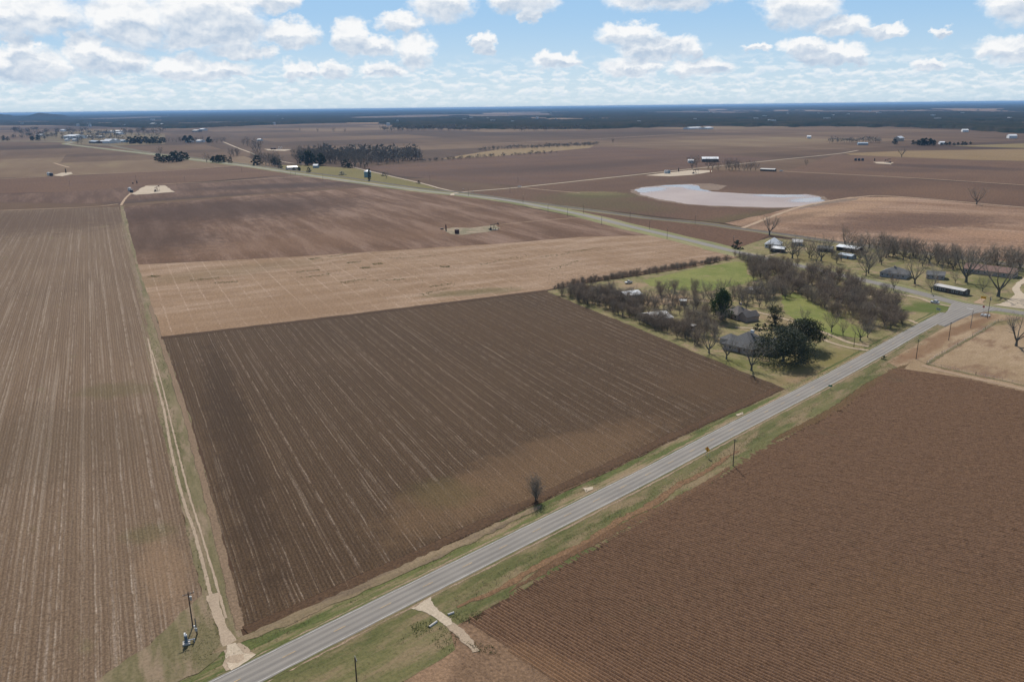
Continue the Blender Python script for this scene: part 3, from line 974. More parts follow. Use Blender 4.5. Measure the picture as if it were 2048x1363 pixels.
m_far_track = soil('far_track', grit=0.14, tone=(0.86, 0.80, 0.72), dark=(0.34, 0.255, 0.185), light=(0.50, 0.39, 0.29), clod=0.8, patch=25, streak=(0.9, 0.05))


def dirt(name, px, wid, mat=m_cal, z=0.22, step=8.0, jit=0.35):
    ln = path_world(px, step)
    return swept(name, ln, [(wid / 2, z), (0, z + 0.04), (-wid / 2, z)], mat, jitter=jit)


dirt('caliche_road', [(905, 391), (918, 385), (1041, 374.5), (1274, 349.5), (1397, 336.5), (1550, 320.5), (1672, 308), (1716, 301)], 7.5, step=10)
dirt('caliche_road', [(918, 385), (880, 377), (842, 366.5), (773, 350.5), (712, 336), (690, 331)], 5.5, z=0.26)
dirt('caliche_road', [(447, 284), (478, 297), (503, 306), (512, 311)], 8)
dirt('caliche_road', [(560, 322), (580, 326), (610, 329)], 6)
dirt('field_track', [(-420, 376), (0, 358), (171, 349), (342, 341), (478, 331)], 4.0, m_far_track)
dirt('field_track', [(290, 372), (328, 368.5), (444, 363), (598, 354), (660, 359)], 3.5, m_far_track)
dirt('field_track', [(1571, 343), (1780, 353.5), (2048, 370.5), (2500, 402)], 4.0, m_far_track)
dirt('field_track', [(987, 287), (1192, 278), (1363, 268), (1482, 263)], 7.0, m_far_track)
dirt('field_track', [(1000, 300), (1192, 293), (1400, 290), (1700, 299)], 4.0, m_far_track)
dirt('field_track', [(1037, 375), (1100, 381), (1160, 386)], 3.0, m_far_track)
dirt('field_track', [(1480, 458), (1590, 417), (1660, 402), (1720, 394), (1790, 393), (2048, 415), (2300, 437)], 4.5, m_far_track)
dirt('field_track', [(242, 411), (250, 398), (262, 386)], 3.0, m_far_track)
dirt('field_track', [(-200, 427), (0, 421), (180, 414), (236, 408)], 3.0, m_far_track)
dirt('field_track', [(108, 326), (124, 331), (138, 335)], 5.0, m_far_track)
for px in ([(260, 388), (290, 372), (330, 371), (352, 384), (300, 388), (272, 390)], [(106, 351), (120, 346), (144, 344), (146, 348), (126, 353)],
           [(1290, 351), (1330, 346), (1385, 340), (1425, 341), (1424, 344), (1385, 350), (1340, 353)], [(1745, 324), (1766, 324), (1788, 325), (1783, 329), (1752, 327)],
           [(528, 298), (560, 299), (586, 299), (570, 302), (536, 301)]):
    sheet('well_pad', px, 0.24, m_cal, amp=1.0, step=6, soft=3.0)
sheet('well_pad', [(884, 459), (905, 455), (940, 456), (992, 450), (1002, 456), (975, 464), (925, 470), (900, 468)], 0.15,
      turf('pad_weeds', (0.17, 0.15, 0.085), (0.29, 0.225, 0.15), (0.36, 0.265, 0.185), 0.5), amp=0.8, step=4)
dirt('field_track', [(1000, 449), (1060, 443), (1112, 438.5), (1160, 435)], 2.2, m_dirt, z=0.10, step=6)

# farm track along the block, two wheel ruts in weedy grass
m_lane = turf('lane_grass', (0.130, 0.112, 0.052), (0.200, 0.160, 0.088), (0.25, 0.182, 0.118), 0.6, stretch=(1.8, 0.3))
sheet('lane', [(241, 412), (252, 412), (278, 530), (326, 674), (366, 790), (405, 930), (452, 1110), (486, 1272), (470, 1300), (400, 1345), (330, 1360), (250, 1440), (120, 1440), (330, 1262), (404, 1190), (385, 1110), (352, 980), (318, 840), (290, 690), (274, 580), (246, 470)],
      0.03, m_lane, amp=0.4, step=3)
m_worn = soil('worn_headland', tone=(0.76, 0.695, 0.585), dark=(0.19, 0.140, 0.105), light=(0.30, 0.225, 0.17), clod=0.9, patch=20, streak=(1.5, 0.02), contrast=0.9, soft=True)
swept('headland_strip', path_world([(300, 610), (326, 690), (362, 800), (402, 940), (446, 1110), (482, 1258)], 4.0), [(1.3, 0.045), (0, 0.06), (-1.5, 0.045)], m_worn, jitter=0.4)
m_rut = soil('wheel_rut', grit=0.14, tone=(0.84, 0.80, 0.745), dark=(0.34, 0.27, 0.20), light=(0.47, 0.38, 0.29), clod=1.2, patch=12, streak=(1.2, 0.15), contrast=1.0, soft=True)
RUT1 = [(296, 676), (310, 750), (327, 816), (343, 902), (366, 998), (390, 1067), (419, 1179), (436, 1240)]
RUT2 = [(303, 700), (324, 770), (340, 836), (356, 902), (378, 988), (399, 1054), (431, 1160), (452, 1236)]
for rr, wd in ((RUT1, 1.15), (RUT2, 0.75)):
    dirt('wheel_rut', rr, wd, m_rut, z=0.07, step=1.6, jit=0.14)
sheet('gravel_apron', [(412, 1192), (438, 1184), (446, 1228), (462, 1262), (478, 1284), (512, 1309), (494, 1322), (452, 1345), (444, 1330), (452, 1312), (444, 1292), (436, 1258)], lambda p: bed(p, 0.05), m_rut, amp=0.25, step=1.5, soft=0.45)
sheet('driveway_mouth', [(452, 1290), (472, 1284), (490, 1305), (514, 1310), (496, 1325), (462, 1345), (448, 1322)], lambda p: bed(p, 0.08), m_cal, amp=0.2, step=1.5, soft=0.9)
# field entrance south of the road, with its turning ground
sheet('turning_ground', [(893, 1258), (905, 1246), (960, 1236), (1160, 1390), (1300, 1560), (700, 1560), (780, 1400), (850, 1310)], 0.02,
      soil('turning_soil', tone=(0.76, 0.695, 0.585), dark=(0.15, 0.10, 0.07), light=(0.30, 0.205, 0.145), clod=0.9, patch=12, streak=(1.2, 0.05), contrast=1.0, green=(0.10, 0.115, 0.04), green_amt=0.75, lines=[(1.1, 0.3, 0, 0.5, (0.11, 0.07, 0.05))],
           spots=[spot((860, 1350), (900, 1300), (890, 1363), (0.33, 0.225, 0.16), 0.7, 0.7), spot((760, 1345), (800, 1310), (800, 1360), (0.15, 0.15, 0.06), 0.7, 0.8)]), heading=R(-45), amp=0.5, step=2)
sheet('field_entrance', [(889, 1251), (906, 1243), (920, 1252), (934, 1263), (950, 1280), (962, 1302), (944, 1306), (926, 1288), (910, 1272), (898, 1262)], lambda p: bed(p, 0.05), m_rut, heading=R(-45), amp=0.35, step=1.0, soft=1.1)
sheet('driveway_mouth', [(820, 1219), (840, 1207), (862, 1194), (868, 1207), (880, 1221), (903, 1236), (908, 1248), (892, 1254), (876, 1242), (852, 1227)], lambda p: bed(p, 0.07), m_cal, heading=R(-45), amp=0.18, step=1.0, soft=0.9)
sheet('gravel_patch', [(1164, 977), (1186, 974), (1188, 980), (1172, 987)], 0.37, m_cal, amp=0.15, step=1, soft=0.8)
sheet('gravel_patch', [(1470, 830), (1486, 825), (1488, 829), (1476, 834)], 0.37, m_cal, amp=0.15, step=1, soft=0.8)

# pond of muddy flood water with its wet margin
POND = [(1268, 381), (1280, 376), (1330, 370.5), (1385, 368.5), (1396, 372), (1402, 378), (1430, 384), (1500, 388), (1560, 389.5), (1612, 388.5), (1638, 393), (1650, 401), (1640, 407), (1610, 412), (1560, 415), (1480, 413.5), (1420, 411.5), (1370, 407.5), (1320, 399), (1285, 390.5)]
pc = [g(*p) for p in POND]
cen = sum(pc, Vector((0, 0))) / len(pc)
m_mud = soil('wet_mud', tone=(0.84, 0.80, 0.745), dark=(0.16, 0.115, 0.085), light=(0.29, 0.22, 0.17), clod=0.3, patch=40, contrast=0.8, streak=(0.05, 0.02))
sheet('mud_margin', [tuple(cen + (p - cen) * 1.02 + (p - cen).normalized() * 4) for p in pc], 0.11, m_mud, amp=2.2, step=6, world=True)
sheet('mud_margin', [(1380, 368), (1420, 367), (1455, 372), (1440, 380), (1405, 381)], 0.12, m_mud, amp=2.0, step=6)
sheet('mud_margin', [(1640, 402), (1720, 396), (1712, 400), (1650, 409), (1600, 418), (1590, 414)], 0.13, m_mud, amp=1.5, step=6)


def water():
    def b(w):
        tc = w.new('ShaderNodeTexCoord').outputs['Object']
        n = w.noise(tc, 0.012, 5, 0.6)
        col = w.mix(w.smooth(n, 0.35, 0.65), (0.33, 0.232, 0.178), (0.39, 0.288, 0.225))
        wn = w.vec('SUBTRACT', w.noise(tc, 0.03, 6, 0.7, 'Color'), (0.5, 0.5, 0.5))
        cl = None
        for c, a_, b_ in (((1392, 376), (1430, 384), (1385, 369)), ((1625, 399), (1655, 402), (1622, 390)), ((1290, 380), (1320, 374), (1282, 390)), ((1345, 371), (1385, 370), (1345, 375)), ((1560, 391), (1620, 391), (1560, 395))):
            s = spot(c, a_, b_, (0, 0, 0))
            v = w.mapping(tc, (s['c'].x, s['c'].y, 0), (0, 0, s['th']), (s['rx'], s['ry'], 1e6), 'TEXTURE')
            v = w.vec('ADD', v, w.vec('MULTIPLY', wn, (1.8, 1.8, 0)))
            f = w.smooth(w.vec('DOT_PRODUCT', v, v), 0.1, 1.3, 0.9, 0.0)
            cl = f if cl is None else w.math('MAXIMUM', cl, f)
        col = w.mix(cl, col, (0.25, 0.195, 0.16))
        w.put(w.n['Principled BSDF'].inputs['Specular IOR Level'], w.lin(cl, 0, 1, 0.10, 0.36))
        r = w.noise(w.vec('MULTIPLY', tc, (0.25, 0.25, 1)), 1.0, 3)
        return dict(col=col, rough=w.lin(cl, 0, 1, 0.34, 0.08), height=r, bs=0.03, bd=0.05)
    return principled('muddy_water', b)


sheet('pond', [tuple(p) for p in pc], 0.16, water(), amp=2.0, step=5, world=True)

# right hand dry pasture and its bare strip
m_dryp = turf('dry_pasture_grass', (0.27, 0.185, 0.105), (0.345, 0.245, 0.150), (0.21, 0.130, 0.078), 0.45, stretch=(0.8, 0.35),
              spots=[spot((1930, 655), (1990, 632), (1930, 664), (0.19, 0.108, 0.062), 0.75, 0.8), spot((1845, 700), (1900, 674), (1845, 712), (0.22, 0.130, 0.078), 0.75, 0.8),
                     spot((2010, 645), (2048, 640), (2010, 650), (0.20, 0.175, 0.08), 0.7, 0.8), spot((1960, 630), (1976, 633), (1960, 637), (0.12, 0.075, 0.05), 0.6, 0.8)])
sheet('dry_paddock', [(1770, 722), (1812, 694), (1860, 666), (1905, 640), (1935, 628), (1965, 623), (2048, 635), (2500, 690), (2500, 905), (2330, 860), (2048, 786), (1875, 748), (1800, 738)], 0.135, m_dryp, heading=R(47), amp=0.5, step=3)
dirt('paddock_path', [(1845, 731), (1880, 741), (1960, 759), (2048, 779), (2330, 850)], 3.6, soil('pale_path', grit=0.14, tone=(0.84, 0.80, 0.745), dark=(0.30, 0.215, 0.145), light=(0.42, 0.315, 0.225), clod=0.9, patch=14, contrast=0.9, soft=True), z=0.20, step=3)

# hamlet ground
m_lawn = turf('hamlet_lawn', (0.145, 0.138, 0.050), (0.245, 0.200, 0.096), (0.29, 0.205, 0.125), 0.50, scale=1.2,
              spots=[spot((1620, 515), (1700, 520), (1620, 525), (0.20, 0.165, 0.06), 0.5, 0.9), spot((1330, 600), (1390, 596), (1330, 612), (0.34, 0.24, 0.165), 0.8, 0.7), spot((1265, 572), (1285, 575), (1262, 580), (0.33, 0.24, 0.16), 0.8, 0.7),
                     spot((1860, 615), (1900, 608), (1850, 630), (0.090, 0.130, 0.028), 0.85, 0.6), spot((1830, 590), (1850, 596), (1830, 598), (0.17, 0.155, 0.055), 0.6, 0.7), spot((1560, 640), (1600, 655), (1550, 648), (0.32, 0.235, 0.155), 0.5, 0.9),
                     spot((1640, 720), (1720, 700), (1640, 740), (0.20, 0.175, 0.065), 0.7, 0.9), spot((1600, 755), (1660, 745), (1600, 768), (0.25, 0.18, 0.10), 0.6, 0.9), spot((1450, 725), (1500, 735), (1450, 735), (0.14, 0.155, 0.04), 0.7, 0.9), spot((1985, 560), (2020, 565), (1985, 585), (0.12, 0.135, 0.04), 0.7, 0.9)])
sheet('hamlet_ground', [(1092, 582), (1200, 563), (1380, 536), (1478, 515), (1465, 506), (1480, 494), (1540, 475), (1665, 488), (1830, 507), (2048, 535), (2500, 595), (2500, 670), (2048, 620), (1960, 606), (1908, 610), (1886, 628), (1830, 657), (1760, 694), (1600, 782), (1572, 778), (1330, 680)], 0.10, m_lawn, amp=0.6, step=4)
m_past = turf('green_pasture', (0.135, 0.160, 0.036), (0.205, 0.205, 0.060), (0.25, 0.205, 0.09), 0.22, scale=0.6)
sheet('green_pasture', [(1285, 561), (1380, 540), (1470, 523), (1495, 526), (1494, 548), (1520, 560), (1470, 572), (1420, 582), (1350, 580), (1300, 572)], 0.14, m_past, amp=0.6, step=3)
sheet('green_pasture', [(1560, 592), (1590, 586), (1625, 606), (1690, 640), (1740, 668), (1720, 676), (1660, 672), (1600, 648), (1566, 618)], 0.15, m_past, amp=0.8, step=3)
m_drive = soil('drive_gravel', grit=0.14, tone=(0.84, 0.80, 0.745), dark=(0.34, 0.27, 0.19), light=(0.52, 0.42, 0.31), clod=1.0, patch=12, streak=(1.0, 0.08), contrast=0.9, soft=True)
dirt('house_drive', [(1738, 693), (1700, 686), (1660, 670), (1600, 648), (1555, 634), (1510, 624), (1460, 612), (1400, 602), (1330, 598)], 3.2, m_drive, z=0.20, step=3)
dirt('house_drive', [(1738, 701), (1700, 696), (1655, 683), (1630, 672), (1590, 664), (1540, 658), (1470, 655)], 3.0, m_drive, z=0.21, step=3)
dirt('house_drive', [(1720, 598), (1780, 588), (1836, 596), (1866, 606), (1900, 613)], 3.2, m_drive, z=0.22, step=3)
dirt('house_drive', [(1818, 640), (1832, 646), (1848, 649)], 3.0, m_drive, z=0.22, step=2)
dirt('house_drive', [(1500, 520), (1560, 506), (1590, 500), (1640, 498)], 3.0, m_drive, z=0.2, step=3)
sheet('gravel_yard', [(1985, 611), (2012, 602), (2028, 590), (2022, 576), (2030, 566), (2048, 556), (2130, 552), (2130, 560), (2060, 562), (2044, 572), (2042, 582), (2060, 596), (2120, 615), (2120, 630), (2050, 619)], 0.27, m_cal, amp=0.4, step=2, soft=1.5)
sheet('gravel_yard', [(1945, 606), (1962, 596), (1972, 596), (1966, 606), (1975, 611)], 0.27, m_dirt, amp=0.3, step=2, soft=1.0)

sheet('corner_grass', [(410, 1186), (360, 1226), (300, 1290), (215, 1345), (90, 1440), (230, 1480), (330, 1372), (396, 1347), (446, 1300), (430, 1240)], 0.16, m_lane, amp=0.5, step=2)
swept('headland_soil', path_world([(322, 675), (500, 654), (700, 630), (900, 605), (1092, 581)], 5.0), [(2.2, 0.10), (0.8, 0.17), (-2.6, 0.17), (-3.6, 0.05)], soil('dark_headland', (0.070, 0.047, 0.035), (0.118, 0.082, 0.061), clod=0.8, patch=20, soft=True), jitter=0.5)
swept('headland_soil', path_world([(492, 1262), (800, 1124), (1100, 985), (1330, 879), (1560, 776)], 5.0), [(2.2, 0.12), (0.9, 0.16), (-0.9, 0.16), (-2.0, 0.12)], soil('dark_headland_near', (0.085, 0.057, 0.042), (0.150, 0.102, 0.075), clod=0.8, patch=20, soft=True), jitter=0.6)
# ------------------------------------------------------------------ air: one closed box of pale haze
def build_haze():
    m = bpy.data.materials.new('haze_air')
    m.use_nodes = True
    w = NT(m.node_tree)
    w.n.remove(w.n['Principled BSDF'])
    v = w.new('ShaderNodeVolumePrincipled')
    v.inputs['Color'].default_value = (0.30, 0.54, 0.88, 1)
    v.inputs['Density'].default_value = HAZE
    v.inputs['Anisotropy'].default_value = 0.0
    w.l.new(v.outputs[0], w.n['Material Output'].inputs['Volume'])
    b = MB()
    b.box((0, 0, 58.0), (144000, 144000, 118.0))
    tag(b.build('haze', m), kind='stuff')


HAZE = 3.6e-5
build_haze()

# ------------------------------------------------------------------ far woods: one mass of crowns with clearings, and low hills
def vnoise(x, y, seed):
    """value noise"""
    xi, yi = np.floor(x).astype(np.int64), np.floor(y).astype(np.int64)
    fx, fy = x - xi, y - yi
    fx, fy = fx * fx * (3 - 2 * fx), fy * fy * (3 - 2 * fy)
    def h(a, b):
        n = (a * 374761393 + b * 668265263 + seed * 974634777) & 0x7fffffff
        n = ((n ^ (n >> 13)) * 1274126177) & 0x7fffffff
        return ((n ^ (n >> 16)) & 0xffff) / 65535.0
    return (h(xi, yi) * (1 - fx) + h(xi + 1, yi) * fx) * (1 - fy) + (h(xi, yi + 1) * (1 - fx) + h(xi + 1, yi + 1) * fx) * fy


def fbm(x, y, seed, o=4):
    s, a, t = 0, 1.0, 0
    for k in range(o):
        s = s + a * vnoise(x * 2 ** k, y * 2 ** k, seed + k)
        t += a
        a *= 0.5
    return s / t


def forest_mat():
    def b(w):
        tc = w.new('ShaderNodeTexCoord').outputs['Object']
        n = w.noise(tc, 0.004, 6, 0.65)
        n2 = w.noise(tc, 0.03, 4, 0.7)
        col = w.mix(w.smooth(n, 0.35, 0.65), (0.016, 0.022, 0.017), (0.050, 0.041, 0.031))
        col = w.mix(w.smooth(n2, 0.4, 0.7, 0, 0.6), col, (0.030, 0.038, 0.022))
        return dict(col=col, rough=1.0, spec=0.0)
    return principled('far_wood', b)


CLEARINGS = [(1120, 239, 75, 2.6), (1215, 238, 45, 2.2), (1060, 236, 40, 1.6), (1940, 219, 85, 2.4), (1860, 221, 40, 1.8), (1480, 239.5, 90, 1.3), (1760, 226, 60, 1.2), (1430, 219, 30, 1.2), (980, 227, 60, 1.0),
             (60, 244, 70, 1.6), (210, 247, 40, 1.6), (340, 243, 60, 1.0), (520, 240, 50, 1.0), (1600, 221, 50, 1.2), (1700, 233, 60, 1.0), (2000, 245, 60, 1.6), (760, 246, 60, 1.2), (700, 231, 50, 0.9)]


def build_forest():
    na = 900
    az = np.radians(np.linspace(-46, 46, na))
    r = [3000.0]
    while r[-1] < 68000:
        r.append(r[-1] * (1.0075 if r[-1] < 15000 else 1.02))
    r = np.array(r)
    A, Rr = np.meshgrid(az, r)
    X, Y = Rr * np.sin(A), Rr * np.cos(A)
    # near edge of the woods read off the photograph: pixel x -> pixel y where the woods begin
    ex = np.array([-200, 0, 150, 330, 520, 760, 1000, 1200, 1400, 1700, 1900, 2048, 2300])
    ey = np.array([248, 250, 252, 257, 258, 256, 259, 257, 252, 253, 257, 268, 268])
    azp, rp = [], []
    for a, e in zip(ex, ey):
        q = g(a, e)
        azp.append(math.atan2(q.x, q.y))
        rp.append(q.length)
    edge = np.interp(A, azp, rp)
    edge *= 1 + 0.10 * (fbm(A * 60, A * 0 + 3, 5) - 0.5)
    cover = fbm(X / 900, Y / 1500, 11)
    clear = fbm(X / 1400, Y / 2600, 23, 5)
    wood = (Rr > edge) & (clear < 0.555)
    # cleared slopes read off the photograph (pixel centre, half width, half height)
    dep = Y * math.cos(PITCH) + CAM_H * math.sin(PITCH)
    upc = Y * math.sin(PITCH) - CAM_H * math.cos(PITCH)
    u2, v2 = F * X / dep, -F * upc / dep
    PX = 1024 + u2 * math.cos(ROLL) + v2 * math.sin(ROLL)
    PY = 681.5 - u2 * math.sin(ROLL) + v2 * math.cos(ROLL)
    wob = fbm(X / 260, Y / 700, 41) - 0.5
    for (cx, cy, wx, wy) in CLEARINGS:
        wood &= ((PX - cx) / wx) ** 2 + ((PY - cy) / wy) ** 2 + wob * 1.6 > 1
    # cleared land on the slopes at the right, and strips
    H = (7.5 + 6 * nrg.random(X.shape) + 5 * cover) * wood
    fade = np.clip((Rr - edge) / 60, 0, 1)
    H = H * fade
    m, n = X.shape
    V = np.stack([X, Y, H + 0.5], -1).reshape(-1, 3)
    i = (np.arange(m - 1)[:, None] * n + np.arange(n - 1)[None, :])
    Q = np.stack([i, i + 1, i + n + 1, i + n], -1)
    keep = (wood[:-1, :-1] | wood[1:, 1:] | wood[1:, :-1] | wood[:-1, 1:])
    Q = Q[keep]
    used = np.unique(Q)
    mp = np.full(m * n, -1)
    mp[used] = np.arange(len(used))
    me = np_mesh('far_forest', V[used], mp[Q], forest_mat())
    if me.polygons[0].normal.z < 0:
        me.flip_normals()
    tag(link('far_forest', me), kind='stuff')
    # the low hills at the left edge of the horizon
    def hill(px, w_px, top, dist):
        d = cam_ray(px, 225)
        a = math.atan2(d.x, d.y)
        wid = w_px / F * dist
        mb = MB()
        c = Vector((math.sin(a) * dist, math.cos(a) * dist))
        n1, n2 = 40, 10
        P = []
        for u in range(n1 + 1):
            for v in range(n2 + 1):
                s, t_ = u / n1 * 2 - 1, v / n2 * 2 - 1
                f = max(0, 1 - s * s) ** 1.3 * max(0, 1 - t_ * t_)
                z = top * f * (0.72 + 0.55 * float(fbm(np.array(s * 5.0 + px), np.array(t_ * 2.0), 77)))
                P.append((c.x + s * wid * math.cos(a) + t_ * 900 * math.sin(a), c.y - s * wid * math.sin(a) + t_ * 900 * math.cos(a), z))
        Fq = [(u * (n2 + 1) + v, u * (n2 + 1) + v + 1, (u + 1) * (n2 + 1) + v + 1, (u + 1) * (n2 + 1) + v) for u in range(n1) for v in range(n2)]
        mb.add(P, Fq)
        tag(mb.build('hills', MATS['far_wood'], smooth=True), kind='structure')
    hill(92, 46, 98, 16000)
    hill(0, 34, 88, 16500)
    hill(40, 90, 60, 17000)


build_forest()
m_clear = soil('cleared_land', (0.19, 0.125, 0.085), (0.40, 0.30, 0.21), streak=(0.004, 0.001), patch=500, clod=0.02, contrast=0.8, bump=0.0)
for cx, cy, wx, wy in CLEARINGS:
    sheet('clearing', [(cx + wx * 1.15 * math.cos(a), cy + wy * 1.2 * math.sin(a)) for a in [k * 6.283 / 20 for k in range(20)]], 0.4, m_clear)

# ------------------------------------------------------------------ trees
m_bark = plain('bark', (0.130, 0.122, 0.100), 0.95, var=0.35, scale=1.5, spec=0.05)
m_bark_pale = plain('pale_bark', (0.42, 0.38, 0.33), 0.9, var=0.3, scale=1.2, spec=0.05)
m_twig = plain('twigs', (0.30, 0.250, 0.190), 0.95, var=0.3, scale=0.3, spec=0.05)
m_twig_red = plain('reddish_twigs', (0.285, 0.220, 0.160), 0.95, var=0.3, scale=0.3, spec=0.05)
m_twig_far = plain('far_twigs', (0.205, 0.175, 0.140), 0.95, var=0.3, scale=0.2, spec=0.05)


def leaf_mat(name, a, b_, bright):
    def b(w):
        geo = w.new('ShaderNodeNewGeometry')
        rnd = geo.outputs['Random Per Island']
        n = w.noise(w.new('ShaderNodeTexCoord').outputs['Object'], 0.6, 4, 0.6)
        col = w.mix(rnd, a, b_)
        col = w.mix(w.smooth(n, 0.5, 0.7, 0, 0.5), col, bright)
        tr = w.new('ShaderNodeBsdfTranslucent')
        w.put(tr.inputs[0], col)
        mx = w.new('ShaderNodeMixShader')
        mx.inputs[0].default_value = 0.25
        w.l.new(w.n['Principled BSDF'].outputs[0], mx.inputs[1])
        w.l.new(tr.outputs[0], mx.inputs[2])
        w.l.new(mx.outputs[0], w.n['Material Output'].inputs[0])
        return dict(col=col, rough=0.6, spec=0.3)
    return principled(name, b)


m_oak = leaf_mat('live_oak_leaves', (0.030, 0.038, 0.018), (0.062, 0.070, 0.030), (0.085, 0.088, 0.038))
m_green = leaf_mat('evergreen_leaves', (0.030, 0.050, 0.014), (0.068, 0.095, 0.028), (0.090, 0.115, 0.035))
m_cedar = leaf_mat('cedar_leaves', (0.022, 0.034, 0.020), (0.045, 0.058, 0.030), (0.055, 0.066, 0.032))
m_weed = leaf_mat('weed_leaves', (0.075, 0.100, 0.026), (0.125, 0.140, 0.045), (0.16, 0.15, 0.06))
m_drygr = leaf_mat('dry_grass_blades', (0.20, 0.15, 0.08), (0.33, 0.25, 0.145), (0.36, 0.29, 0.17))


def tree_geo(seed, H, spread=0.9, first=0.2, limbs=6, subs=8, twigs=7, fine=3, tw=0.02, stems=1, r0=None, rise=0.35, low=0.25, wig=0.22, fl=0.075):
    """bare crown: trunk, curving limbs, branches along them, twigs along those -> (limb mesh collector, twig mesh collector)"""
    q = random.Random(seed)
    limb, twig = MB(), MB()
    U = lambda: Vector((q.uniform(-1, 1), q.uniform(-1, 1), q.uniform(-1, 1)))

    def line(p, d, L, n, up, wob):
        pts = [p]
        for k in range(n):
            d = (d + U() * wob + Vector((0, 0, up))).normalized()
            pts.append(pts[-1] + d * (L / n))
        return pts

    def at(pts, f):
        x = f * (len(pts) - 1)
        i = min(len(pts) - 2, int(x))
        return pts[i].lerp(pts[i + 1], x - i), (pts[i + 1] - pts[i]).normalized()

    def side(d, a):
        s = d.orthogonal().normalized()
        return s * math.cos(a) + d.cross(s).normalized() * math.sin(a)

    r = r0 or H * 0.021
    for s in range(stems):
        rr = r if stems == 1 else r * 0.55
        d0 = (Vector((0, 0, 1)) + U() * (0.08 if stems == 1 else 0.4)).normalized()
        d0.z = abs(d0.z)
        base = Vector((0, 0, -0.1)) + (Vector((q.uniform(-1, 1), q.uniform(-1, 1), 0)) * (0 if stems == 1 else 0.6))
        tr = line(base, d0, H * first, 2, 0.1, 0.06)
        for k in range(2):
            limb.tube(tr[k], tr[k + 1], rr * (1.25 - 0.3 * k), rr * (0.95 - 0.2 * k), 7, False)
        ph = q.uniform(0, 6.28)
        for i in range(limbs):
            p, d = at(tr, 1.0 if i < 3 else q.uniform(0.75, 1.0))
            L = H * (1 - first) * q.uniform(0.72, 1.0)
            sp = spread * (q.uniform(0.25, 0.6) if i == 0 else q.uniform(0.6, 1.15))
            dd = (Vector((0, 0, 1)) + side(Vector((0, 0, 1)), ph + 6.283 * i / limbs + q.uniform(-0.3, 0.3)) * sp).normalized()
            lp = line(p, dd, L, 5, rise * 0.35, wig)
            lr = rr * q.uniform(0.42, 0.6)
            for k in range(5):
                limb.tube(lp[k], lp[k + 1], lr * (1 - 0.18 * k), lr * (0.82 - 0.18 * k) + 0.008, 5, False)
            for j in range(subs):
                f = low + (1 - low) * (j + q.random()) / subs
                bp, bd = at(lp, f)
                bl = L * (0.46 - 0.26 * f) * q.uniform(0.75, 1.2)
                b_ = line(bp, (bd * 0.55 + side(bd, q.uniform(0, 6.28)) * 0.9 + Vector((0, 0, 0.15))).normalized(), bl, 3, rise * 0.3, wig)
                br = lr * (0.42 - 0.22 * f)
                for k in range(3):
                    twig.tube(b_[k], b_[k + 1], br * (1 - 0.25 * k) + 0.006, br * (0.75 - 0.25 * k) + 0.006, 3, False)
                for m in range(twigs):
                    tf = 0.2 + 0.8 * (m + q.random()) / twigs
                    tp, td = at(b_, tf)
                    tl = H * fl * q.uniform(0.7, 1.4)
                    t1 = (td * 0.7 + side(td, q.uniform(0, 6.28)) * 0.85 + Vector((0, 0, 0.2))).normalized()
                    for e in range(fine):
                        o = tp + t1 * (tl * 0.45 * e / max(1, fine - 1)) if e else tp
                        de = (t1 + U() * (0.0 if e == 0 else 0.75)).normalized()
                        w_ = de.cross(U()).normalized() * tw
                        twig.add([o - w_, o + w_, o + de * tl * (1.0 if e == 0 else q.uniform(0.6, 1.0))], [(0, 1, 2)])
    top = max(v[2] for v in twig.v)
    k = H / top
    limb.v = [(x * k, y * k, z * k) for x, y, z in limb.v]
    twig.v = [(x * k, y * k, z * k) for x, y, z in twig.v]
    return limb, twig


def leaf_cloud(mb, c, r, n, size, q, flat=0.75):
    for _ in range(n):
        d = Vector((q.gauss(0, 1), q.gauss(0, 1), q.gauss(0, 1)))
        d.normalize()
        p = Vector(c) + Vector((d.x, d.y, d.z * flat)) * (r * q.uniform(0.35, 1.0) ** 0.6)
        a = Vector((q.gauss(0, 1), q.gauss(0, 1), q.gauss(0, 1))).normalized()
        b = a.orthogonal().normalized() * size * q.uniform(0.6, 1.2)
        a = a * size * q.uniform(0.6, 1.3)
        mb.add([p - a, p + b * 0.6, p + a, p - b * 0.6], [(0, 1, 2, 3)])


def proto(name, limb, crown, mb_, mc, label, cat='tree', crown_name='crown'):
    t = thing(name, label, cat, (0, 0, 0))
    limb.build('trunk', mb_, t)
    crown.build(crown_name, mc, t)
    return t


def put(key, px, py, h=None, label=None, group=None, rz=None, z=0.08, wide=1.0, world=None):
    """a tree or bush on the surveyed spot, h = its height in photograph pixels"""
    t, H0 = PROTOS[key]
    p = Vector(world) if world is not None else g(px, py)
    s = (h * depth(p) / F / H0) if h else 1.0
    rz = rng.uniform(0, 6.28) if rz is None else rz
    sc = (s * wide, s * wide, s)
    if t.get('fresh'):
        del t['fresh']
        t.location = (p.x, p.y, z)
        t.rotation_euler = (0, 0, rz)
        t.scale = sc
        tag(t, label, None, group)
        return t
    o = dup(t, (p.x, p.y, z), rz, sc, label, group)
    if not group and 'group' in o:
        del o['group']
    return o


PROTOS = {}


def reg(key, t, H0):
    t['fresh'] = 1
    PROTOS[key] = (t, H0)


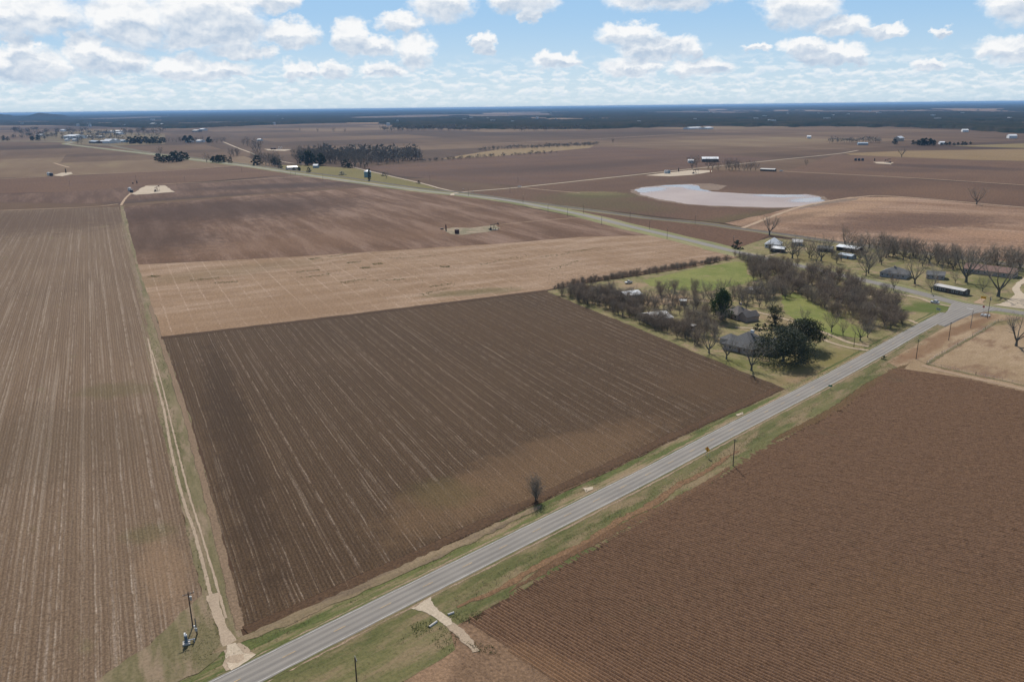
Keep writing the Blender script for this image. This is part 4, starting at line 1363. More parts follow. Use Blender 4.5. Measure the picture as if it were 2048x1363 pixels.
for k, sd in enumerate((3, 14, 25, 36)):
    l, tw = tree_geo(sd, 14.0, (0.8, 1.0, 0.9, 0.75)[k], first=(0.18, 0.15, 0.2, 0.16)[k], limbs=7, subs=9, twigs=8, fine=3, tw=0.024)
    reg('bare%d' % k, proto('bare_tree', l, tw, m_bark, m_twig if k % 2 else m_twig_red, 'bare tree'), 14.0)
for k, sd in enumerate((103, 114)):                                   # wide open pecan with clear heavy limbs
    l, tw = tree_geo(sd, 14.0, 1.35, first=0.16, limbs=7, subs=9, twigs=6, fine=3, tw=0.020, r0=0.46, rise=0.5, low=0.4, wig=0.26)
    reg('open%d' % k, proto('bare_tree', l, tw, m_bark, m_twig, 'bare tree'), 14.0)
l, tw = tree_geo(205, 13.0, 0.9, first=0.25, limbs=6, subs=7, twigs=6, fine=2, tw=0.018)
reg('pale', proto('bare_tree', l, tw, m_bark_pale, plain('pale_twigs', (0.33, 0.29, 0.25), 0.95, var=0.3, spec=0.05), 'pale tree'), 13.0)
for k, sd in enumerate((301, 312, 323)):                              # brushy growth, several stems, twigs from low down
    l, tw = tree_geo(sd, 8.0, 0.62, first=0.10, limbs=4, subs=8, twigs=7, fine=3, tw=0.022, stems=4, low=0.12, fl=0.095)
    reg('brush%d' % k, proto('thicket_tree', l, tw, m_bark, (m_twig_red, m_twig, m_twig_red)[k], 'brush'), 8.0)
l, tw = tree_geo(331, 7.5, 0.36, first=0.08, limbs=5, subs=8, twigs=7, fine=3, tw=0.016, stems=5, low=0.1, fl=0.085, rise=0.6)
reg('shrub', proto('bare_shrub', l, tw, m_bark, m_twig, 'shrub', 'shrub'), 7.5)
for k, sd in enumerate((401, 412, 423)):                                   # far bare trees, fewer and wider twigs
    l, tw = tree_geo(sd, 13.0, (0.8, 0.6, 0.95)[k], first=0.12, limbs=6, subs=6, twigs=4, fine=2, tw=0.09, low=0.15, fl=0.11)
    reg('farbare%d' % k, proto('bare_tree', l, tw, m_bark, m_twig_far, 'far bare tree'), 13.0)


def oak(seed, H, Rad, n, size, mat, base=0.28, dome=0.55, name='live_oak', clump=1.25):
    q = random.Random(seed)
    limb, tw = MB(), MB()
    top = Vector((0, 0, H * base))
    limb.tube((0, 0, -0.1), top, H * 0.05, H * 0.035, 7, False)
    crown = MB()
    for i in range(n):
        a = q.uniform(0, 6.283)
        u = q.random() ** 0.5
        zf = q.uniform(-0.15, 1.0)
        rr = Rad * u * math.sqrt(max(0.05, 1 - max(0, zf) ** 2.2)) * q.uniform(0.85, 1.12)
        c = Vector((rr * math.cos(a), rr * math.sin(a), H * (1 - dome) + H * dome * zf * 0.92))
        leaf_cloud(crown, c, Rad * 0.2 * clump * q.uniform(0.7, 1.2), int(34 * clump), size, q)
        if i % 4 == 0:
            m_ = top.lerp(c, 0.5) + Vector((0, 0, -0.3))
            limb.tube(top, m_, H * 0.017, H * 0.011, 5, False)
            limb.tube(m_, c, H * 0.011, H * 0.004, 4, False)
    return proto(name, limb, crown, m_bark, mat, 'oak')


reg('oak0', oak(51, 10.0, 7.5, 150, 0.27, m_oak), 10.0)
reg('oak1', oak(52, 10.0, 9.2, 210, 0.27, m_oak, base=0.2, dome=0.72), 10.0)
reg('ever', oak(53, 13.0, 4.4, 130, 0.26, m_green, base=0.16, dome=0.84, name='evergreen_tree'), 13.0)
reg('ivy', oak(54, 8.0, 3.4, 60, 0.24, m_oak, base=0.12, dome=0.88, name='evergreen_tree'), 8.0)
reg('round', oak(55, 3.0, 1.9, 26, 0.18, m_cedar, base=0.06, dome=0.95, name='round_shrub', clump=1.2), 3.0)
reg('farever0', oak(56, 10.0, 6.0, 40, 0.75, m_cedar, base=0.15, dome=0.8, name='evergreen_tree', clump=0.8), 10.0)
reg('farever1', oak(57, 10.0, 4.2, 34, 0.7, m_cedar, base=0.12, dome=0.86, name='evergreen_tree', clump=0.8), 10.0)
q_ = random.Random(9)
l, cr = MB(), MB()
l.tube((0, 0, -0.1), (0, 0, 8.5), 0.22, 0.05, 6, False)
for i in range(60):
    zz = 0.7 + 9.0 * i / 60
    rr = 1.75 * (1 - (zz / 10.4) ** 1.6)
    a = q_.uniform(0, 6.28)
    leaf_cloud(cr, (rr * 0.55 * math.cos(a), rr * 0.55 * math.sin(a), zz), 0.75, 20, 0.24, q_, 1.0)
reg('conifer', proto('conifer', l, cr, m_bark, m_cedar, 'conifer'), 10.0)

# --- trees one can point at in the hamlet: kind, base pixel, height in pixels, label
BIG = [
    ('open0', 1538.7, 470, 44, 'lone bare tree behind the white pyramid-roofed house, at the edge of the pale field'),
    ('round', 1475, 497, 17, 'small round dark evergreen between the highway and the white-roofed house'),
    ('open1', 1584.5, 517, 51, 'bare spreading tree just right of the small white-roofed shed'),
    ('bare0', 1618, 516, 54, 'bare upright tree, second to the right of the small white-roofed shed'),
    ('open0', 1642, 522, 48, 'low forked bare tree on the lawn in front of the long metal carport'),
    ('bare1', 1654, 508, 45, 'bare tree directly left of the long metal carport'),
    ('bare2', 1689, 497, 50, 'tall bare tree rising behind the long metal carport roof'),
    ('bare3', 1737, 547, 62, 'broad dense bare tree between the carport and the grey hip-roofed house'),
    ('bare1', 1732, 552, 54, 'dark bare tree standing close in front of the broad dense one'),
    ('bare0', 1787, 580, 46, 'bare tree in front of the grey hip-roofed house by the road bend'),
    ('open1', 1829.5, 568, 58, 'single forked bare tree on open grass right of the grey hip-roofed house'),
    ('pale', 1871, 564, 44, 'pale-barked tree behind the left end of the mobile home'),
    ('bare2', 1862, 585, 40, 'slim dark bare tree at the left end of the mobile home'),
    ('open0', 1932, 565, 80, 'tallest bare tree, standing behind the right end of the mobile home'),
    ('bare3', 1910, 567, 30, 'small bushy bare tree close behind the middle of the mobile home'),
    ('bare1', 1965, 583, 36, 'small bare tree on grass between the mobile home and the gravel yard'),
    ('open1', 1996, 593, 94, 'big bare tree on the grass island beside the gravel yard'),
    ('open0', 2032, 692, 74, 'big bare spreading tree alone in the dry paddock at the right edge'),
    ('ever', 1442, 640, 66, 'tall glossy green evergreen left of the brick house with hipped gables'),
    ('ivy', 1550, 652, 44, 'dark ivy-covered tree right of the house with hipped gables'),
    ('bare3', 1548, 646, 52, 'bare tree whose crown spreads above the ivy-covered tree'),
    ('oak0', 1606, 697, 58, 'dark live oak nearest the driveway, clear trunk showing under its crown'),
    ('oak1', 1566, 722, 66, 'wide live oak in front of the big grey roof, crown hiding its trunk'),
    ('open0', 1418, 706, 50, 'bare tree at the field edge, leftmost of three in front of the big grey roof'),
    ('open1', 1452.5, 718, 54, 'bare tree at the field edge, middle of three in front of the big grey roof'),
    ('open0', 1502.7, 741, 66, 'forked bare tree nearest the field corner, rightmost of three before the big grey roof'),
    ('bare2', 1662.6, 664, 52, 'tall bare tree at the edge of the green strip beside the driveway'),
    ('bare0', 1686, 671, 42, 'slender bare tree second along the green strip beside the driveway'),
    ('open1', 1720, 681, 42, 'leaning dark bare tree near the driveway mouth at the roadside'),
    ('bare3', 1735, 675, 48, 'bushy bare tree at the corner of the thicket near the roadside'),
    ('bare1', 1607, 644, 34, 'thin bare sapling behind the live oaks at the green strip'),
    ('bare1', 1387, 622, 42, 'bare tree right of the little grey shed with the white roof'),
    ('open1', 1345, 609, 44, 'dark low-branched bare tree on the bare yard left of the little grey shed'),
    ('bare0', 1324, 605, 42, 'bare tree overhanging the right end of the long grey barn'),
    ('bare2', 1323, 648, 40, 'bare tree in front of the white metal building near the field edge'),
    ('bare2', 1424, 612, 50, 'bare tree behind the tall glossy green evergreen'),
    ('bare0', 1463, 612, 46, 'bare tree behind the left side of the house with hipped gables'),
    ('bare3', 1492, 620, 50, 'bare tree behind the right side of the house with hipped gables'),
    ('open0', 1953, 409, 38, 'lone round bare tree standing in the brown field above the hamlet'),
]
for key, x, y, h, lab in BIG:
    put(key, x, y, h, lab)
for x in (1515, 1529, 1543):
    put('round', x, 659, 13, {1515: 'left of three dark round shrubs behind the big grey roof', 1529: 'middle of three dark round shrubs behind the big grey roof', 1543: 'right of three dark round shrubs behind the big grey roof'}[x], 'round shrubs behind the grey house')
put('round', 1768, 719, 8, 'small dark bush at the road edge opposite the driveway mouths')
put('shrub', 1073, 1000, 58, 'bare upright shrub alone at the field edge beside the road')


def in_poly(p, poly):
    c = False
    n = len(poly)
    for i in range(n):
        a, b = poly[i], poly[(i + 1) % n]
        if (a[1] > p[1]) != (b[1] > p[1]) and p[0] < (b[0] - a[0]) * (p[1] - a[1]) / (b[1] - a[1]) + a[0]:
            c = not c
    return c


def scatter(px_poly, n, mind, seed):
    """random spots on the ground inside a surveyed outline, at least mind metres apart"""
    q = random.Random(seed)
    W = [g(*p) for p in px_poly]
    x0, x1, y0, y1 = min(p.x for p in W), max(p.x for p in W), min(p.y for p in W), max(p.y for p in W)
    out, tries = [], 0
    while len(out) < n and tries < 20000:
        tries += 1
        p = Vector((q.uniform(x0, x1), q.uniform(y0, y1)))
        if in_poly(p, W) and all((p - o).length > mind for o in out):
            out.append(p)
    return out


def thicket(px_poly, n, mind, seed, keys, hm, label, group):
    q = random.Random(seed)
    for p in scatter(px_poly, n, mind, seed):
        k = q.choice(keys)
        hh = q.uniform(*hm)
        t, H0 = PROTOS[k]
        put(k, 0, 0, hh * F / depth(p), label, group, world=p, wide=q.uniform(0.95, 1.3))


TH = ['brush0', 'brush1', 'brush2', 'brush0', 'brush2', 'bare3']
thicket([(1492, 528), (1560, 532), (1600, 552), (1640, 545), (1700, 560), (1740, 580), (1790, 596), (1806, 632), (1770, 662), (1735, 668), (1690, 642), (1640, 618), (1590, 588), (1560, 590), (1500, 556)],
        150, 3.2, 61, TH, (7.0, 11.0), 'bare brown tree of the dense thicket between the pasture and the road junction', 'trees of the dense thicket')
thicket([(1112, 588), (1150, 584), (1230, 592), (1290, 618), (1340, 650), (1420, 680), (1400, 694), (1330, 668), (1240, 634), (1160, 606)], 100, 2.3, 62, ['brush0', 'brush1', 'brush2', 'brush0', 'bare0'], (6.0, 9.5),
        'bare tree of the overgrown row along the hamlet side of the ploughed field corner', 'trees of the overgrown field edge')
thicket([(1108, 580), (1170, 568), (1320, 545), (1462, 519), (1464, 516), (1320, 539), (1170, 562), (1106, 576)], 70, 1.9, 63, ['brush0', 'brush1', 'brush2'], (3.0, 5.2),
        'low bare tree of the hedge between the stubble field and the green pasture', 'hedge trees along the stubble field')
thicket([(1468, 512), (1560, 522), (1600, 530), (1560, 534), (1490, 526)], 18, 3.2, 64, ['brush0', 'brush2'], (4.5, 6.5), 'low bare tree of the brush strip between the highway and the green pasture', 'brush strip by the highway')
thicket([(1440, 590), (1560, 585), (1600, 590), (1560, 600), (1480, 602)], 14, 4, 65, ['bare0', 'bare2', 'brush1'], (8, 11), 'bare tree of the row along the far side of the house yard', 'trees along the house yard')
thicket([(1760, 498), (1830, 508), (1960, 524), (2040, 534), (2040, 548), (1960, 540), (1900, 545), (1830, 530), (1760, 515)], 46, 5.4, 66, ['bare0', 'bare1', 'brush1', 'brush0', 'bare3', 'open0'], (12, 17), 'tall bare tree of the belt behind the hamlet houses', 'tree belt behind the hamlet')
thicket([(1700, 488), (1770, 498), (1770, 530), (1710, 530)], 15, 6, 67, ['bare0', 'bare1', 'bare2', 'open1'], (12, 16), 'bare tree among the yards right of the long metal carport', 'trees among the far yards')
thicket([(2040, 535), (2300, 570), (2300, 590), (2060, 550)], 8, 9, 68, ['bare0', 'open1', 'bare2'], (11, 14), 'bare tree beyond the gravel yard', 'trees beyond the gravel yard')
thicket([(1770, 655), (1800, 640), (1812, 648), (1790, 660)], 5, 3, 69, ['brush0', 'brush2'], (6, 8), 'bare brushy tree at the roadside corner of the thicket', 'roadside thicket corner')
thicket([(1200, 588), (1260, 592), (1310, 598), (1320, 620), (1270, 612), (1215, 600)], 10, 5, 70, ['bare0', 'bare1', 'brush0'], (6, 9), 'bare tree around the long grey barn', 'trees around the grey barn')
thicket([(1380, 640), (1430, 650), (1440, 680), (1400, 672), (1370, 655)], 12, 4, 72, ['bare0', 'brush1', 'bare2'], (7, 10), 'bare tree between the white-roofed garden shed and the big grey roof', 'trees left of the big grey roof')

def undergrowth(name, polys, n, h, seed):
    q = random.Random(seed)
    m = MB()
    for poly in polys:
        for p in scatter(poly, n, 0.5, seed):
            k = q.uniform(0.6, 1.2)
            for _ in range(16):
                d = Vector((q.gauss(0, 0.5), q.gauss(0, 0.5), 1)).normalized()
                o = Vector((p.x + q.gauss(0, 0.5), p.y + q.gauss(0, 0.5), q.uniform(0, h * 0.45)))
                L = h * k * q.uniform(0.35, 0.75)
                s = d.cross(Vector((q.gauss(0, 1), q.gauss(0, 1), 0.1))).normalized() * 0.035
                m.add([o - s, o + s, o + d * L], [(0, 1, 2)])
    tag(m.build(name, m_twig_red), kind='stuff')


P_TH = [(1492, 528), (1560, 532), (1600, 552), (1640, 545), (1700, 560), (1740, 580), (1790, 596), (1806, 632), (1770, 662), (1735, 668), (1690, 642), (1640, 618), (1590, 588), (1560, 590), (1500, 556)]
P_ED = [(1112, 588), (1150, 584), (1230, 592), (1290, 618), (1340, 650), (1420, 680), (1400, 694), (1330, 668), (1240, 634), (1160, 606)]
P_HG = [(1108, 580), (1170, 568), (1320, 545), (1462, 519), (1464, 516), (1320, 539), (1170, 562), (1106, 576)]
undergrowth('thicket_undergrowth', [P_TH], 1300, 4.2, 81)
undergrowth('edge_undergrowth', [P_ED], 520, 3.2, 82)
undergrowth('hedge_undergrowth', [P_HG], 900, 2.8, 83)
undergrowth('hedge_undergrowth', [[(1468, 512), (1560, 522), (1600, 530), (1560, 534), (1490, 526)], [(1760, 500), (1830, 510), (1960, 526), (2040, 536), (2040, 546), (1960, 538), (1900, 543), (1830, 526), (1760, 513)]], 160, 2.8, 84)

thicket([(1130, 588), (1240, 580), (1310, 586), (1400, 612), (1440, 640), (1440, 688), (1390, 672), (1300, 634), (1200, 604)], 56, 3.6, 73, ['brush0', 'brush1', 'bare1', 'bare0', 'bare2'], (6, 10), 'bare tree scattered over the yards at the field corner', 'trees scattered over the corner yards')
thicket([(1510, 500), (1600, 498), (1700, 512), (1750, 528), (1700, 536), (1600, 520)], 14, 6, 74, ['bare0', 'bare1', 'bare2', 'brush1'], (8, 13), 'bare tree on the lawns in front of the carport and white roofs', 'trees on the far lawns')
thicket([(1395, 585), (1480, 582), (1570, 592), (1560, 622), (1500, 612), (1420, 625)], 16, 4.5, 75, ['bare0', 'bare1', 'bare2', 'brush1'], (8, 12), 'bare tree crowding behind the house with hipped gables', 'trees behind the hipped house')
thicket([(1300, 575), (1400, 582), (1440, 600), (1400, 612), (1310, 592)], 12, 5, 76, ['brush0', 'bare1', 'brush2'], (7, 10), 'bare tree along the near edge of the green pasture', 'trees at the pasture edge')

# --- groves and lone trees far out on the plain
def grove(spots, keys, label, group=None, seed=1, wide=1.0):
    q = random.Random(seed)
    for x, y, h in spots:
        put(q.choice(keys), x, y, h, label, group, wide=wide * q.uniform(0.9, 1.2))


def far_mass(name, spots, seed=1):
    """distant tree rows that read as one mass: many twig blades joined"""
    q = random.Random(seed)
    m = MB()
    for x, y, h in spots:
        p = g(x, y)
        hh = h * depth(p) / F
        w_ = hh * q.uniform(0.5, 0.9)
        m.tube((p.x, p.y, 0), (p.x, p.y, hh * 0.5), hh * 0.03, hh * 0.02, 4, False)
        for _ in range(30):
            d = Vector((q.gauss(0, 1), q.gauss(0, 1), q.gauss(0, 1))).normalized()
            c = Vector((p.x, p.y, hh * 0.56)) + Vector((d.x * w_, d.y * w_, d.z * hh * 0.42)) * q.uniform(0.2, 1.0)
            a = Vector((q.gauss(0, 1), q.gauss(0, 1), q.gauss(0, 1))).normalized() * hh * 0.16
            b = a.orthogonal().normalized() * hh * 0.06
            m.add([c - a, c + b, c + a, c - b], [(0, 1, 2, 3)])
    tag(m.build(name, m_twig_far), kind='stuff')


FB, FE = ['farbare0', 'farbare1', 'farbare2'], ['farever0', 'farever1']
q = random.Random(33)
def rowpts(x0, y0, x1, y1, n, h0, h1, jx=3, jy=1.5):
    return [(x0 + (x1 - x0) * (i + 0.5) / n + q.uniform(-jx, jx), y0 + (y1 - y0) * (i + 0.5) / n + q.uniform(-jy, jy), q.uniform(h0, h1)) for i in range(n)]


grove(rowpts(592, 325, 740, 333, 26, 26, 38, 4, 5), FB, 'tall bare tree of the big grove behind the farmstead', 'big grove behind the farmstead', 1)
grove(rowpts(620, 322, 840, 318, 24, 20, 30, 4, 4), FB, 'tall bare tree of the big grove behind the farmstead', 'big grove behind the farmstead', 2)
grove([(615, 330, 28), (640, 331, 24), (691, 335, 16), (700, 336, 10)], FE, 'dark evergreen standing among the bare trees of the big grove', 'evergreens in the big grove', 3)
far_mass('grove_backdrop', rowpts(600, 322, 835, 316, 46, 20, 32, 4, 4) + rowpts(740, 328, 840, 320, 18, 16, 26, 4, 3), 31)
grove(rowpts(505, 327, 562, 331, 10, 22, 32, 3, 3), FB, 'bare tree of the small grove left of the farmstead', 'small grove left of the farmstead', 4)
grove([(514, 330, 20), (552, 330, 16)], FE, 'dark evergreen of the small grove left of the farmstead', 'evergreens of the small grove', 5)
grove([(318, 324, 17), (328, 325, 15), (345, 324, 20), (354, 323, 22), (364, 322, 19), (372, 320, 15)], FE, 'dark round evergreen of the clump beside the highway', 'evergreen clump beside the highway', 6)
put('farbare0', 321, 309, 18, 'bare dead-topped tree sticking up behind the evergreen clump')
grove(rowpts(412, 323, 465, 325, 8, 10, 20, 3, 2), FE + FB, 'scrubby tree of the clump by the railway', 'scrub clump by the railway', 7)
grove(rowpts(460, 312, 480, 312, 4, 14, 22, 2, 2), FB, 'bare tree beside the white caliche road', 'trees beside the white road', 8)
grove([(506, 301, 26), (514, 305, 30), (520, 303, 24), (495, 292, 20), (487, 290, 14)], FB, 'tall bare tree between the white road and the red tanks', 'bare trees by the white road', 9)
grove(rowpts(258, 288, 330, 286, 12, 9, 15, 2, 1), FE, 'dark tree of the evergreen grove left of the white barns', 'evergreen grove by the white barns', 10)
grove(rowpts(335, 284, 450, 285, 18, 9, 15, 3, 1), FE + FB, 'tree of the long windbreak behind the white barns', 'windbreak behind the white barns', 11)
grove([(8, 281, 10), (16, 281, 8), (66, 281, 9), (76, 281, 11)], FE, 'dark evergreen at the near edge of the far town', 'evergreens of the town edge', 12)
far_mass('town_trees', rowpts(20, 268, 320, 270, 60, 7, 12, 6, 6) + rowpts(30, 276, 250, 280, 30, 6, 11, 6, 3), 13)
grove([(156, 288, 18), (163, 288, 16)], FB, 'bare tree beside the highway at the far town', 'highway trees at the town', 14)
far_mass('pasture_hedge', rowpts(960, 301, 1195, 290, 60, 5, 9, 4, 1) + rowpts(1060, 297, 1190, 291, 30, 5, 10, 4, 1), 15)
far_mass('pasture_hedge', rowpts(830, 324, 1110, 306, 60, 4, 9, 5, 1), 16)
far_mass('plain_edge_trees', rowpts(765, 262, 960, 260, 40, 8, 13, 5, 1.5) + rowpts(1030, 262, 1180, 259, 24, 6, 11, 5, 1.5), 17)
grove([(635, 264, 9), (668, 264, 11), (690, 265, 9), (600, 262, 7)], FB, 'small lone tree on the plain in front of the woods', 'lone trees before the woods', 19)
put('farbare1', 1226, 286, 11, 'small dark lone tree on the plain above the pond')
put('open1', 1803, 314, 22, 'lone bare tree at the edge of the straw-coloured field on the right')
put('farbare0', 1612, 331, 14, 'small bushy bare tree between the bare row and the straw-coloured field')
grove([(1384, 338, 30), (1392, 334, 26), (1376, 322, 10)], FB, 'bare tree left of the long white barn', 'bare trees left of the white barn', 20)
grove([(1416, 338, 24), (1425, 338, 26), (1436, 341, 20), (1458, 340, 26), (1452, 339, 24), (1464, 341, 27), (1471, 340, 24), (1478, 341, 22), (1488, 342, 15), (1501, 341, 22), (1511, 341, 20), (1495, 341, 18)], FB, 'bare tree of the row in front of the long white barn', 'bare row before the white barn', 21)
grove([(1789, 289, 11), (1826, 289, 9), (1842, 291, 14), (1850, 291, 15), (1858, 291, 14), (1866, 291, 11), (1835, 290, 10)], FE, 'dark evergreen around the far right homestead', 'evergreens at the far right homestead', 22)
far_mass('faint_tree_row', rowpts(1655, 285, 1762, 285, 22, 9, 14, 3, 1), 23)
grove(rowpts(1880, 291, 1945, 289, 8, 4, 8, 3, 1), FE, 'low scrub right of the far right homestead', 'scrub right of the far homestead', 24)
put('conifer', 739, 361, 23, 'dark columnar evergreen right in front of the grain bin')
put('bare1', 773.5, 357, 18, 'narrow bare tree on the grass right of the grain bin')
put('round', 767, 352, 7, 'small bush on the grass between the grain bin and the narrow tree')
put('round', 837, 367, 6, 'small bush at the edge of the caliche road beyond the grain bin')
grove([(561, 337, 10), (598, 342, 8), (588, 341, 7)], FE, 'dark bush beside the long farm shed', 'bushes beside the farm shed', 25)
put('farever1', 618, 345, 11, 'pointed dark evergreen right of the long farm shed')
put('round', 683, 350, 7, 'brown brush heap on the farmstead grass', wide=2.0)
# ------------------------------------------------------------------ buildings
def wallmat(name, c):
    return plain(name, c, 0.85, var=0.12, scale=0.8)


def metal_roof(name, c, rib=0.6):
    def b(w):
        tc = w.new('ShaderNodeTexCoord').outputs['Object']
        n = w.noise(tc, 0.5, 5, 0.6)
        col = w.mix(w.smooth(n, 0.35, 0.75, 0, 0.5), c, tuple(x * 0.72 for x in c))
        s = w.math('SINE', w.math('MULTIPLY', w.sep(tc)[0], 2 * math.pi / rib))
        return dict(col=col, rough=0.45, spec=0.4, height=s, bs=0.3, bd=0.03)
    return principled(name, b)


def shingle(name, c):
    def b(w):
        tc = w.new('ShaderNodeTexCoord').outputs['Object']
        n = w.noise(tc, 2.5, 5, 0.7)
        n2 = w.noise(tc, 0.25, 4, 0.6)
        col = w.mix(w.smooth(n, 0.3, 0.7), tuple(x * 0.75 for x in c), tuple(x * 1.2 for x in c))
        col = w.mix(w.smooth(n2, 0.5, 0.7, 0, 0.35), col, tuple(x * 1.5 for x in c))
        return dict(col=col, rough=0.95, spec=0.1, height=n, bs=0.3, bd=0.03)
    return principled(name, b)


W_WHITE, W_TAN, W_GREY, W_BRICK, W_DARK, W_BLUE, W_METAL = (wallmat('siding_white', (0.70, 0.69, 0.66)), wallmat('siding_tan', (0.46, 0.38, 0.30)), wallmat('siding_grey', (0.34, 0.33, 0.32)),
    wallmat('brick_pale', (0.36, 0.28, 0.235)), wallmat('siding_dark', (0.10, 0.085, 0.075)), wallmat('siding_blue', (0.27, 0.33, 0.37)), wallmat('galvanised_wall', (0.50, 0.52, 0.53)))
R_WHITE, R_PALE, R_SILVER, R_BLUE, R_RUST = (metal_roof('roof_white', (0.64, 0.64, 0.63)), metal_roof('roof_pale', (0.46, 0.435, 0.395)), metal_roof('roof_silver', (0.60, 0.63, 0.65)),
    metal_roof('roof_blue_grey', (0.36, 0.42, 0.47)), metal_roof('roof_rust', (0.50, 0.40, 0.33)))
R_GREY, R_BROWN, R_RED = shingle('shingle_grey', (0.150, 0.145, 0.138)), shingle('shingle_brown', (0.165, 0.145, 0.130)), shingle('shingle_red', (0.23, 0.145, 0.115))
M_GLASS = plain('window_glass', (0.035, 0.045, 0.055), 0.12, spec=0.6, var=0.1)
M_TRIM = plain('trim_white', (0.66, 0.65, 0.62), 0.6, var=0.1)
M_DOOR = plain('door_brown', (0.16, 0.10, 0.07), 0.6, var=0.15)
M_CONC = plain('concrete', (0.50, 0.46, 0.41), 0.9, var=0.18)
M_BLACK = plain('dark_opening', (0.02, 0.02, 0.02), 0.9)


def building(name, label, cat, a, b, D, H, rise, roof='gable', wm=W_WHITE, rm=R_WHITE, over=0.4, wins=3, door=True, group=None, ridge='x', open_front=False, garage=0, z=0.1, side_win=1, big=False):
    """front wall base from surveyed pixel a (left) to b (right), D metres deep away from the camera"""
    A, B = (g(*a), g(*b)) if not isinstance(a, Vector) else (a, b)
    L = (B - A).length
    th = math.atan2((B - A).y, (B - A).x)
    t = thing(name, label, cat, (A.x, A.y, z), th, group)
    w = MB()
    if open_front:
        w.box((L / 2, D - 0.08, H / 2), (L, 0.16, H))
        n = max(2, int(L / 4.5))
        for i in range(n + 1):
            w.box((0.12 + (L - 0.24) * i / n, 0.12, H / 2), (0.2, 0.2, H))
        w.box((0.08, D / 2, H / 2), (0.14, D - 0.5, H))
    elif roof == 'hip':
        w.box((L / 2, D / 2, H / 2), (L, D, H))
    elif ridge == 'x':
        w.prism([(0, 0), (D, 0), (D, H), (D / 2, H + rise - 0.02), (0, H)], 0, L)
        w.v = [(y, x, zz) for x, y, zz in w.v]
    else:
        w.prism([(0, 0), (L, 0), (L, H), (L / 2, H + rise - 0.02), (0, H)], 0, D)
    w.build('wall', wm, t)
    r = MB()
    th_ = 0.14
    if roof == 'flat':
        r.box((L / 2, D / 2, H + 0.10), (L + 2 * over, D + 2 * over, 0.2))
    elif roof == 'hip':
        x0, x1, y0, y1 = -over, L + over, -over, D + over
        e = H - 0.05
        if L >= D:
            rg = [(D / 2, D / 2, H + rise), (max(D / 2, L - D / 2), D / 2, H + rise)]
        else:
            rg = [(L / 2, L / 2, H + rise), (L / 2, max(L / 2, D - L / 2), H + rise)]
        if (Vector(rg[0]) - Vector(rg[1])).length < 0.3:
            rg[1] = (rg[0][0] + 0.3, rg[0][1], rg[0][2])
        c = [(x0, y0, e), (x1, y0, e), (x1, y1, e), (x0, y1, e)]
        lo = [(x, y, e - 0.18) for x, y, _ in c]
        r.add(c + lo + rg, [(0, 1, 9, 8), (1, 2, 9), (2, 3, 8, 9), (3, 0, 8), (0, 4, 5, 1), (1, 5, 6, 2), (2, 6, 7, 3), (3, 7, 4, 0), (7, 6, 5, 4)] if L >= D else
              [(0, 1, 8), (1, 2, 9, 8), (2, 3, 9), (3, 0, 8, 9), (0, 4, 5, 1), (1, 5, 6, 2), (2, 6, 7, 3), (3, 7, 4, 0), (7, 6, 5, 4)])
    else:
        X, Y = (L, D) if ridge == 'x' else (D, L)
        sl = rise / (Y / 2)
        p = [(-over, H - sl * over + 0.03), (Y / 2, H + rise + 0.03), (Y + over, H - sl * over + 0.03), (Y + over, H - sl * over + th_), (Y / 2, H + rise + th_ + 0.03), (-over, H - sl * over + th_)]
        r.prism(p, -over, X + over)
        if ridge == 'x':
            r.v = [(y, x, zz) for x, y, zz in r.v]
    r.build('roof', rm, t)
    if not open_front:
        ww, wh = (1.3, 1.2)
        def win(x, y, rot):
            f = MB()
            f.box((0, 0, 0), (ww + 0.2, 0.10, wh + 0.2))
            o = f.build('window', M_TRIM, t)
            o.location = (x, y, H * 0.55)
            o.rotation_euler = (0, 0, rot)
            pn = MB()
            for k in (-1, 1):
                pn.box((k * ww / 4, -0.04, 0), (ww / 2 - 0.06, 0.06, wh))
            pn.build('pane', M_GLASS, o)
        slots = wins + (1 if door else 0) + garage
        k = 0
        for i in range(slots):
            x = L * (i + 0.5) / slots
            if garage and i >= slots - garage:
                gd = MB()
                gd.box((x, -0.03, 1.3), (min(3.6, L / slots * 0.8), 0.06, 2.5))
                gd.build('garage_door', M_TRIM if not big else M_BLACK, t)
            elif door and i == slots // 2 - (1 if garage else 0):
                dm = MB()
                dm.box((x, -0.03, 1.05), (1.0, 0.07, 2.1))
                dd = dm.build('door', M_DOOR, t)
                hm = MB()
                hm.box((x + 0.38, -0.09, 1.02), (0.06, 0.05, 0.14))
                hm.build('handle', M_TRIM, dd)
            else:
                win(x, -0.02, 0)
        for i in range(side_win):
            win(L + 0.02, D * (i + 0.5) / side_win, R(90))
            win(-0.02, D * (i + 0.5) / side_win, R(-90))
    return t, L, th


# hamlet
building('house', 'house with bright white pyramid roof beyond the highway in the hamlet', 'house', (1529, 495), (1559, 497), 12, 3.0, 4.6, 'hip', W_WHITE, R_WHITE, wins=3)
building('shed', 'small dark shed with white roof directly in front of the white pyramid roof', 'shed', (1541, 504), (1567, 506), 7, 3.0, 1.2, 'gable', W_DARK, R_WHITE, wins=1, door=True)
building('shed', 'grey shed with pale roof behind the spreading bare tree right of the white pyramid roof', 'shed', (1584, 491), (1604, 492), 8, 2.8, 1.8, 'gable', W_GREY, R_PALE, wins=1)
building('carport', 'long low carport with silver metal roof among the bare trees', 'carport', (1672, 501), (1714, 507), 9, 3.2, 1.2, 'gable', W_DARK, R_SILVER, open_front=True)
building('shed', 'low blue-grey roofed shed in front of the silver carport', 'shed', (1676, 515), (1702, 519), 7, 2.4, 0.9, 'gable', W_BLUE, R_BLUE, wins=1)
